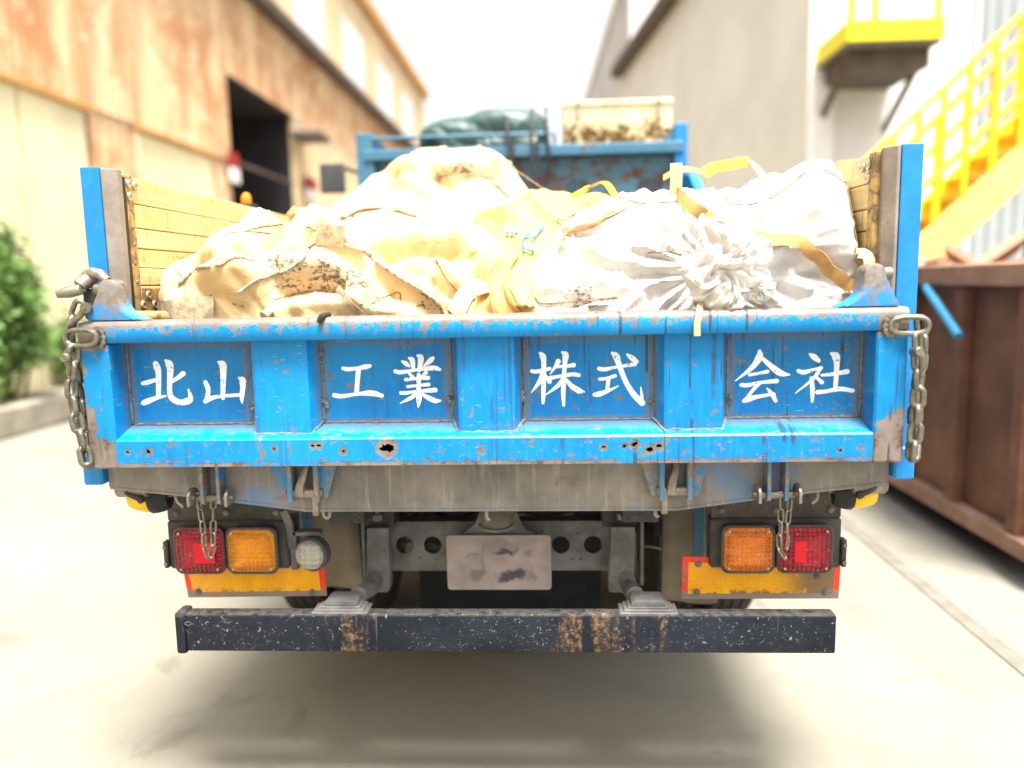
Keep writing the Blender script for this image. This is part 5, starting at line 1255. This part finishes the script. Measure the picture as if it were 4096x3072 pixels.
px_rope('rope', [(200+970*.663, 1000+100*.663), (200+900*.663, 1000+110*.663), (200+830*.663, 1000+160*.663), (200+780*.663, 1000+210*.663)], .0055, 'rope', tA)
px_rope('rope', [(200+1230*.663, 1000+70*.663), (200+1120*.663, 1000+50*.663), (200+1000*.663, 1000+90*.663)], .005, 'rope', tA)
px_ribbon('strap', [Z2(400, 1340), Z2(470, 1430), Z2(540, 1500)], .022, 'webdirty', tA, .006, n=16)
mb = MB(); a, b = at(200+1290*.663, 1000+400*.663, Y=.10), at(200+1410*.663, 1000+310*.663, Y=.16); mb.tube([a, a.lerp(b, .5), b], [.014, .013, .007], 10); mb.build('rope_end', 'rope', tA, True)
mb = MB(); mb.tube(bez([at(*Z2(340, 1515), Y=.05), at(*Z2(300, 1520), Y=.0), at(*Z2(285, 1540), Y=-.008), at(*Z2(280, 1565), Y=-.008)], 10), .007, 8); mb.build('tarred_string', 'soot', tA, True)
# tall bag
px_ribbon('strap', [Z2(110, 900), Z2(160, 840), Z2(250, 770), Z2(400, 760), Z2(480, 735), Z2(510, 690), Z2(600, 645), Z2(720, 625), Z2(860, 622), Z2(1000, 645)], .040, 'webbing', tB, .012, n=70)
px_ribbon('seam_band', [Z2(1095, 375), Z2(1070, 440), Z2(1050, 530), Z2(1030, 620)], .030, 'webwhite', tB, .005, n=24)
px_ribbon('seam_band', [Z2(1190, 630), Z2(1300, 635), Z2(1400, 680), Z2(1480, 770)], .016, 'webdirty', tB, .005, n=24)
px_ribbon('seam_band', [Z2(1260, 450), Z2(1400, 545), Z2(1530, 590), Z2(1680, 690)], .018, 'webwhite', tB, .006, n=24)
for owner, paths in ((tB, [[Z2(130, 900), Z2(220, 790), Z2(330, 720), Z2(450, 690), Z2(520, 640)], [Z2(1385, 545), Z2(1420, 620), Z2(1530, 700)], [Z2(1080, 375), Z2(1060, 440), Z2(1045, 530), Z2(1020, 630)], [Z2(1250, 455), Z2(1380, 545), Z2(1560, 610), Z2(1725, 740)], [Z2(110, 760), Z2(200, 740), Z2(330, 690), Z2(420, 660)]]),
                      (tA, [[Z6(1500, 830), Z6(1650, 790), Z6(1830, 770), Z2(120, 935), Z2(260, 980)], [Z2(1000, 1140), Z2(1090, 1290), Z2(1160, 1370)], [Z2(560, 1470), Z2(700, 1400), Z2(790, 1380), Z2(780, 1500)], [Z6(830, 1060), Z6(900, 1180), Z6(960, 1270), Z6(970, 1450)], [Z2(-300, 1000), Z2(-150, 990), Z2(-30, 1000)], [Z2(0, 1420), Z2(200, 1365), Z2(420, 1350)]]),
                      (tC, [[B7(360, 350), B7(280, 500), B7(262, 560), B7(340, 720)], [B7(715, 310), B7(740, 175), B7(940, 120), B7(1060, 25)], [Z3(250, 850), Z3(400, 885), Z3(620, 870), Z3(700, 850)], [Z3(870, 855), Z3(910, 892), Z3(1060, 882), Z3(1200, 812), Z3(1330, 705)], [Z3(1440, 690), Z3(1550, 765), Z3(1608, 880), Z3(1635, 1010), Z3(1615, 1170)], [Z3(0, 1050), Z3(150, 990), Z3(330, 900)], [B7(480, 690), B7(560, 735), B7(900, 705), B7(1150, 690)], [Z3(420, 1170), Z3(520, 1165), Z3(620, 1180)]])):
    for pth in paths: px_rope('seam', pth, .0021, 'seam', owner, .001)
# middle bag
p0 = on_bag(*Z2(1880, 775), .004)[0]; p4 = on_bag(*Z2(2150, 760), .004)[0]; pm_ = at(*Z2(1990, 705), Y=p0.y); lp = [p0, p0.lerp(pm_, .7), pm_, p4.lerp(pm_, .4)+Vector((0, 0, .03)), p4]
ribbon('yellow_strap', lp, [Vector((0, -.7, .7))]*5, .022, 'webyellow', tD, n=30)

# ------------------------------------------------------------------ tarpaulin and toolbox on the guard
tT = thing('tarpaulin', 'folded dark green tarpaulin strapped to the rail above the front board', 'tarpaulin', (-.25, 3.3, 2.386))
solT = [((-.10, 3.28, 2.50), (.28, .20, .15), 3.2), ((-.42, 3.28, 2.50), (.26, .18, .12), 2.4)]
def shelf(P):
    P[:, :, 1] = np.maximum(P[:, :, 1], 3.025)
    P[:, :, 0] = np.clip(P[:, :, 0], -.70, .19)
PT = drape((-.25, 3.3), (.45, .24), 2.70, (1.35, 1.0), (90, 70), solT, shelf, 90, (.02, .02), 61, floor=2.395, deflate=.04)
PT = folds(PT, (1.35, 1.0), [(.02, 3.4, .4, .6, 1.0), (-.020, 6, .9, .35, 1.0), (.008, 14, .3, .5, 1.2)], seed=5, planes=shelf)
cloth_mesh('sheet', PT, 'tarp', tT); BAGS.pop()
for zx, dx, zl in ((1470, .02, 2.28), (1625, .0, 2.12), (1715, .015, 2.05)):
    p = at(*Z2(zx, 400), Y=2.975)
    P_ = [Vector((p.x, 3.2, 2.66)), Vector((p.x, 3.02, 2.55)), Vector((p.x, 2.972, 2.45)), Vector((p.x+dx, 2.965, 2.35)), Vector((p.x-dx*.4, 2.965, zl))]
    ribbon('tie_strap', P_, [Vector((0, -.3, 1)), Vector((0, -1, .3)), Vector((0, -1, 0)), Vector((.2, -1, 0)), Vector((0, -1, 0))], .022, 'strapblack', tT, n=30, twist=(lambda u: 1.2*math.sin(u*9)) if zx == 1715 else None)
    if zx != 1715:
        ribbon('tie_strap', [Vector((p.x+.03, 2.972, 2.46)), Vector((p.x+.035, 2.965, 2.36)), Vector((p.x+.02, 2.965, zl+.02))], [Vector((0, -1, .1))]*3, .018, 'strapblack', tT, n=16)
mb = MB(); p = at(*Z2(1640, 405), Y=2.97); mb.tube([(p.x+.012*math.cos(a), 2.968, p.z+.012*math.sin(a)) for a in [2*math.pi*k/14 for k in range(14)]], .003, 6, closed=True); mb.build('eyelet', 'latch', tT, True)

tX = thing('toolbox', 'stained yellowish metal toolbox standing on the cab guard', 'toolbox', (.62, 3.35, 2.387))
a, b = at(2253, 430, Y=3.16), at(2688, 572, Y=3.16)
mb = MB(); mb.box((a.x, 3.16, b.z), (b.x, 3.56, 2.648), .006, seg=2); mb.build('box_body', 'toolbox', tX)
mb = MB(); mb.box((a.x-.006, 3.150, 2.650), (b.x+.004, 3.57, 2.684), .006, seg=2); lid = mb.build('lid', 'toolbox', tX)
mb = MB(); mb.box((a.x, 3.17, 2.387), (b.x-.01, 3.55, b.z-.001)); mb.build('base_rail', 'frame', tX)
for x in (a.x+.095, b.x-.085):
    mb = MB(); mb.box((x-.012, 3.135, 2.575), (x+.012, 3.149, 2.64), .003); mb.box((x-.016, 3.138, 2.645), (x+.016, 3.149, 2.68), .003); mb.build('latch', 'latch', tX)
    mb = MB(); mb.tube([(x-.010, 3.136, 2.63), (x-.010, 3.134, 2.667), (x+.010, 3.134, 2.667), (x+.010, 3.136, 2.63)], .003, 6); mb.build('latch_wire', 'steel', tX)
x = (a.x+b.x)/2-.01; mb = MB(); mb.tube([(x-.012, 3.142, 2.667), (x-.012, 3.136, 2.63), (x+.012, 3.136, 2.63), (x+.012, 3.142, 2.667)], .0025, 6); mb.build('hasp', 'latch', tX)

# ------------------------------------------------------------------ surroundings
def corrugated(mb, p0, p1, z0, z1, pitch=.2, amp=.025):
    """vertical corrugations along p0-p1 (xy), facing left of the direction"""
    p0, p1 = Vector(p0), Vector(p1); d = p1-p0; L = d.length; d.normalize(); nrm = Vector((-d.y, d.x)); n = int(L/pitch*4); V = []; F = []
    for i in range(n+1):
        s = L*i/n; o_ = amp*(1, 1, -1, -1)[i % 4]; q = p0+d*s+nrm*o_; V += [(q.x, q.y, z0), (q.x, q.y, z1)]
    for i in range(n): F.append((2*i, 2*i+2, 2*i+3, 2*i+1))
    mb.raw(V, F)

XL = -6.3
W1 = thing('warehouse', 'rust stained corrugated warehouse with a dark doorway on the left', 'building', (XL, 12, 0))
def build_left():
    mb = MB(); corrugated(mb, (XL, -20), (XL, 13.96), 4.13, 7.72, .16, .014); corrugated(mb, (XL, 13.96), (XL, 40), 5.86, 7.72, .16, .014); mb.build('upper_cladding', 'rustclad', W1)
    mb = MB(); corrugated(mb, (XL-.06, 9.1), (XL-.06, 10.3), 0, 4.1299, .24, .03); mb.build('rust_pier', 'rustclad', W1)
    mb = MB(); corrugated(mb, (XL-.06, 13.1), (XL-.06, 13.95), 0, 4.129, .24, .03); mb.build('rust_pier', 'rustclad', W1)
    y = -19.0
    while y < 9.0:
        mb = MB(); mb.box((XL-.12, y, .25), (XL-.02, min(y+1.33, 9.05), 4.06), .01); mb.build('siding_panel', 'cream', W1); y += 1.4
    y = 10.33
    while y < 13.0:
        mb = MB(); mb.box((XL-.12, y, .25), (XL-.02, min(y+.9, 13.08), 4.02), .01); mb.build('siding_panel', 'cream', W1); y += .92
    for y0, y1 in ((-20, 9.08), (10.32, 13.09)):
        mb = MB(); mb.box((XL-.05, y0, 4.061), (XL+.06, y1, 4.125)); mb.build('flashing', 'ochre', W1)
    mb = MB(); mb.box((XL-.5, -20, 0), (XL-.13, 13.9, 4.12)); mb.build('wall_core', 'cream', W1)
    mb = MB(); mb.box((XL-.5, -20, 0), (XL-.02, 13.8, .245)); mb.build('plinth', 'kerb', W1)
    # doorway : dark hall behind
    mb = MB(); mb.box((XL-6, 13.96, .01), (XL-5.8, 18.0, 5.9)); mb.box((XL-6, 13.86, 0), (XL-.131, 13.95, 5.9)); mb.box((XL-6, 18.02, 0), (XL-.131, 18.1, 5.9)); mb.box((XL-6, 13.86, 5.82), (XL-.04, 18.1, 5.9)); mb.build('dark_hall', 'door_dark', W1)
    mb = MB(); mb.box((XL-.08, 13.96, 4.13), (XL-.04, 18.0, 4.2)); mb.build('door_beam', 'dark_fascia', W1)
    mb = MB(); mb.box((XL-.02, 17.9, 5.3), (XL+.7, 18.9, 5.45)); mb.build('door_canopy', 'dark_fascia', W1)
    mb = MB(); mb.box((XL-.3, 18.12, 0), (XL-.035, 40, 5.855)); mb.build('plain_wall', 'cream2', W1)
    mb = MB(); mb.box((XL-.1, -20, 7.725), (XL+.35, 40, 7.95)); mb.build('eave_fascia', 'dark_fascia', W1)
    mb = MB(); mb.box((XL-.12, -20, 7.951), (XL-.02, 40, 11.2)); mb.build('upper_wall', 'cream2', W1)
    mb = MB(); mb.box((XL-.14, -20, 11.201), (XL+.25, 40.1, 11.6)); mb.build('roof_trim', 'ochre', W1)
    for k in range(7):
        mb = MB(); y0 = 4+k*4.9; mb.box((XL-.018, y0, 8.3), (XL+.02, y0+2.6, 10.1), .01); mb.build('clerestory_panel', 'whitepost', W1)
build_left()
# lintel wall over the doorway keeps the cladding above 4.13; hide it above the door with a real opening
def red_sign(px, py, w_, h, label, name='warning_board'):
    p = at(px, py, X=XL+.1); t = thing(name, label, 'sign', p, None)
    mb = MB(); mb.box((p.x-.02, p.y-w_/2, p.z-h/2), (p.x+.02, p.y+w_/2, p.z+h/2), .005); mb.build('board', 'redp', t)
    mb = MB(); mb.box((p.x-.018, p.y-w_/2, p.z-h*1.5), (p.x+.018, p.y+w_/2, p.z-h/2-.01), .005); mb.build('lower_board', 'whitepost', t)
    mb = MB(); mb.box((p.x-.1, p.y-.02, p.z-h*1.4), (p.x-.021, p.y+.02, p.z+h*.4)); mb.build('mount', 'dark_fascia', t)
red_sign(935, 640, .45, .3, 'red and white board at the near side of the dark doorway')
red_sign(1245, 735, .9, .3, 'red board beyond the far side of the dark doorway, low behind the heaped bag')

def wall_between(name, label, pa, pb, Ya, mat, depth, ext0=0, ext1=0, zb=0, cat='building', roof='dark_fascia', cor=True):
    """building whose eave line is seen from pixel pa (at depth Ya) to pixel pb"""
    A = at(*pa, Y=Ya); B = at(*pb, Z=A.z); d = Vector((B.x-A.x, B.y-A.y)); L = d.length; d.normalize()
    A2 = Vector((A.x, A.y))-d*ext0; B2 = Vector((B.x, B.y))+d*ext1
    return A2, B2, A.z, d
A2, B2, zt, d = wall_between(None, None, (2538, 230), (2707, 0), 22, None, 0, 2, 0)
W3 = thing('corrugated_shed', 'beige grey corrugated shed with a white corner post on the right', 'building', (B2.x, B2.y, 0))
# carry the wall towards the camera until the white corner post
tgt = at(3225, 600, Y=6.9); k = (tgt.y-A2.y)/d.y; E2 = A2+d*k
tgt = at(3225, 600, Y=E2.y)
for _ in range(30):
    tgt = at(3225, 600, Y=E2.y); k2 = 0.2 if E2.x < tgt.x else -0.2; E2 = E2+d*k2
mb = MB(); corrugated(mb, (E2.x, E2.y), (A2.x, A2.y), 0, zt-.1, .14, .012); mb.build('cladding', 'greyclad', W3)
nrm = Vector((-d.y, d.x)); nrm = nrm if nrm.x > 0 else -nrm
mb = MB(); mb.prism([(E2.x+nrm.x*.05, E2.y+nrm.y*.05, 0), (A2.x+nrm.x*.05, A2.y+nrm.y*.05, 0), (A2.x+nrm.x*6, A2.y+nrm.y*6, 0), (E2.x+nrm.x*6, E2.y+nrm.y*6, 0)], (0, 0, zt-.2)); mb.build('shed_core', 'greyclad', W3)
mb = MB(); q = nrm*.35; mb.prism([(E2.x-q.x, E2.y-q.y, zt-.09), (A2.x-q.x, A2.y-q.y, zt-.09), (A2.x+q.x, A2.y+q.y, zt-.09), (E2.x+q.x, E2.y+q.y, zt-.09)], (0, 0, .28)); mb.build('eave_gutter', 'dark_fascia', W3)
mb = MB(); mb.box((E2.x-.03, E2.y-.16, 0), (E2.x+.34, E2.y-.02, zt+.1), .01); mb.build('corner_post', 'whitepost', W3)
mb = MB(); corrugated(mb, (E2.x+5.5, E2.y+.25), (E2.x+.345, E2.y+.25), 0, zt, .2, .02); mb.build('end_cladding', 'greyblue', W3)
SHED = E2.copy()

A2, B2, zt, d = wall_between(None, None, (2350, 400), (2480, 0), 46, None, 0, 3, 3)
W4 = thing('distant_building', 'hazy pale grey building far behind the toolbox', 'building', (A2.x, A2.y, 0))
mb = MB(); mb.prism([(A2.x, A2.y, 0), (B2.x, B2.y, 0), (B2.x+9, B2.y+2, 0), (A2.x+9, A2.y+2, 0)], (0, 0, zt)); mb.build('wall', 'hazegrey', W4)
mb = MB(); mb.prism([(A2.x-.2, A2.y, zt+.002), (B2.x-.2, B2.y, zt+.002), (B2.x+9, B2.y+2, zt+.002), (A2.x+9, A2.y+2, zt+.002)], (0, 0, .25)); mb.build('parapet', 'greyclad', W4)

# yellow platform on the shed end
def build_platform():
    Y = SHED.y-1.3
    a, b = at(3395, 160, Y=Y), at(3770, 160, Y=Y); zt_ = at(3500, -300, Y=Y).z
    z0 = a.z
    t = thing('yellow_platform', 'bright yellow railed steel platform projecting from the shed, dark underneath', 'platform', ((a.x+b.x)/2, Y+.8, z0))
    mb = MB(); mb.box((a.x, Y, z0-.07), (b.x, SHED.y+.2, z0), .01); mb.build('deck', 'drain', t)
    mb = MB(); mb.box((a.x-.02, Y-.03, z0-.02), (b.x+.02, Y-.002, z0+.24), .006); mb.build('kick_plate', 'yellow_b', t)
    mb = MB(); mb.box((a.x-.03, Y-.0015, z0-.02), (a.x-.002, SHED.y+.2, z0+.24), .006); mb.build('kick_plate', 'yellow_b', t)
    for x in (a.x+.03, a.x+(b.x-a.x)*.28, b.x-.06):
        mb = MB(); mb.box((x-.05, Y+.0, z0+.001), (x+.05, Y+.05, z0+1.2), .01); mb.build('post', 'yellow_b', t)
    for zz in (.6, 1.15): mb = MB(); mb.box((a.x, Y-.001, z0+zz), (b.x, Y+.052, z0+zz+.06), .01); mb.build('rail', 'yellow_b', t)
    for x in (a.x+.1, b.x-.1):
        mb = MB(); mb.tube([(x, Y+.2, z0-.08), (x, SHED.y+.15, z0-.9)], .05, 8); mb.build('brace', 'dark_fascia', t)
    mb = MB(); mb.box((a.x+.1, Y+.2, z0-.32), (b.x-.05, SHED.y+.1, z0-.071), .01); mb.build('joist_box', 'dark_fascia', t)
build_platform()

# rusty skip on the right
def build_skip():
    t = thing('skip_container', 'big brown rusty steel skip standing on the right', 'skip', (3.4, 4.5, 0))
    x0, x1, y0, y1, z0, z1 = 2.56, 4.6, 1.7, 6.6, .16, 1.58
    mb = MB(); mb.box((x0, y0, z0), (x0+.05, y1, z1)); mb.box((x0+.051, y0, z0), (x1, y0+.05, z1)); mb.box((x0+.051, y1-.05, z0), (x1, y1, z1)); mb.box((x1, y0, z0), (x1+.05, y1, z1)); mb.box((x0+.051, y0+.051, z0), (x1-.001, y1-.051, z0+.06)); mb.build('shell', 'skip', t)
    for k in range(8):
        yy = y0+.2+k*.62; mb = MB(); mb.box((x0-.07, yy, z0+.05), (x0-.001, yy+.1, z1-.11), .008); mb.build('rib', 'skip', t)
    mb = MB(); mb.box((x0-.10, y0, z1-.10), (x0-.0005, y1, z1+.02), .01); mb.build('top_rim', 'skip2', t)
    mb = MB(); mb.box((x0-.08, y0, z0-.03), (x0-.0005, y1, z0+.07), .01); mb.build('bottom_rim', 'skip2', t)
    for yy in (2.3, 5.6):
        mb = MB(); mb.lathe([(.08, 0), (.09, .02), (.09, .5), (.08, .52)], (x0+.1, yy, .09), (1, 0, 0), 14); mb.build('roller', 'frame', t, True)
    # scrap heap inside
    mb = MB()
    for k in range(60):
        c = Vector((random.uniform(x0+.25, x1-.2), random.uniform(y0+.3, y1-.3), random.uniform(1.2, 1.62))); s_ = random.uniform(.1, .35)
        r_ = Matrix.Rotation(random.uniform(0, 6), 3, Vector((random.random(), random.random(), random.random())).normalized())
        mb.box(c-Vector((s_, s_*.4, .03)), c+Vector((s_, s_*.4, .03)), 0, r_)
    mb.box((x0+.1, y0+.1, .3), (x1-.1, y1-.1, 1.25))
    tag(mb.build('scrap_heap', 'skip2', t), kind='stuff')
build_skip()

# yellow steel stair behind the skip
def build_stair():
    Y0, Y1 = 5.2, 6.1; f = at(3600, 1075, Y=Y0); sl_ = math.tan(math.radians(43)); L = 3.4
    t = thing('steel_stair', 'yellow steel staircase with railings rising to the right behind the skip', 'staircase', (f.x, (Y0+Y1)/2, 0))
    up = lambda u, dz=0: (f.x+u, f.z+u*sl_+dz)
    for y, m_ in ((Y0, 'yellow_lit'), (Y1, 'yellow')):  # near stringer takes the yellow lightened for sunlight
        a, b = up(0), up(L); mb = MB(); mb.prism([(a[0]-.14, y, a[1]), (b[0], y, b[1]+.14), (b[0], y, b[1]-.14), (a[0]+.10, y, a[1]-.2)], (0, .04, 0), .006); mb.build('stringer', m_, t)
        for dz in (.55, 1.05):
            a, b = up(0, dz), up(L, dz); mb = MB(); mb.tube([(a[0]-.25, y+.02, a[1]-.02), (a[0], y+.02, a[1]), (b[0], y+.02, b[1])], .032, 8); mb.build('handrail', 'yellow', t, True)
        for k in range(15):
            u = .05+k*.235; a = up(u); mb = MB(); mb.box((a[0]-.03, y+.002, a[1]+.05), (a[0]+.03, y+.038, a[1]+1.04), .005); mb.build('baluster', 'yellow', t)
    for k in range(16):
        u = .08+k*.21; a = up(u); mb = MB(); mb.box((a[0]-.12, Y0+.041, a[1]-.015), (a[0]+.12, Y1-.001, a[1]+.015), .004); mb.build('tread', 'yellow', t)
    for u in (.1, 1.6, 3.1):
        for y in (Y0+.06, Y1-.12):
            a = up(u); mb = MB(); mb.box((a[0]-.04, y, .002), (a[0]+.04, y+.06, a[1]-.1), .005); mb.build('support_post', 'frame', t)
build_stair()
a, b = at(3705, 1150, X=2.45), at(3835, 1345, X=2.40)
t = thing('blue_bar', 'short blue steel bar hanging slanted on the rim of the brown skip', 'bar', b)
mb = MB(); dd = b-a; mb.tube([a, a.lerp(b, .5), b], .024, 8); mb.build('bar', 'bluepost', t, True)

# kerb, planter and shrub on the left
mb = MB(); mb.box((-6.2, .5, 0), (-5.62, 13.5, .34), .03); tag(mb.build('kerb', 'kerb'), kind='structure')
def leafy(name, label, c, r, n, seed, group=None):
    rr = random.Random(seed); t = thing(name, label, 'shrub', (c[0], c[1], .3), group); mb = MB()
    for k in range(9):
        e = Vector((c[0]+rr.uniform(-r[0], r[0])*.7, c[1]+rr.uniform(-r[1], r[1])*.7, c[2]+rr.uniform(-.2, .7)*r[2])); s = Vector((c[0]+rr.uniform(-.1, .1), c[1]+rr.uniform(-.2, .2), .3))
        mb.tube([s, s.lerp(e, .5)+Vector((rr.uniform(-.1, .1), 0, .05)), e], [.02, .013, .006], 5)
    mb.build('stems', 'stem', t)
    V = []; F = []
    cl = [(Vector((rr.uniform(-1, 1), rr.uniform(-1, 1), rr.uniform(-1, 1))), rr.uniform(.25, .5)) for _ in range(26)]
    cl = [(q.normalized()*rr.uniform(.3, .85), s) for q, s in cl]
    for i in range(n):
        q, s = rr.choice(cl); o_ = Vector((rr.gauss(0, 1), rr.gauss(0, 1), rr.gauss(0, 1))).normalized()*s*rr.uniform(.4, 1)
        p = Vector((c[0]+(q.x+o_.x)*r[0], c[1]+(q.y+o_.y)*r[1], c[2]+(q.z+o_.z)*r[2]))
        a = Vector((rr.gauss(0, 1), rr.gauss(0, 1), rr.gauss(0, .6))).normalized(); b = a.orthogonal().normalized(); l = rr.uniform(.05, .11); k = len(V)
        V += [p, p+a*l*.5+b*l*.3, p+a*l, p+a*l*.5-b*l*.3]; F.append((k, k+1, k+2, k+3))
    mb = MB(); mb.raw(V, F); mb.build('foliage', 'leaf', t)
leafy('shrub', 'leafy green shrub in the planter at the left edge', (-5.95, 6.35, 1.35), (.5, .80, .95), 6500, 3)
leafy('shrub', 'smaller green shrub behind the first, nearer the truck in view', (-5.95, 7.9, .80), (.35, .55, .5), 2200, 5)
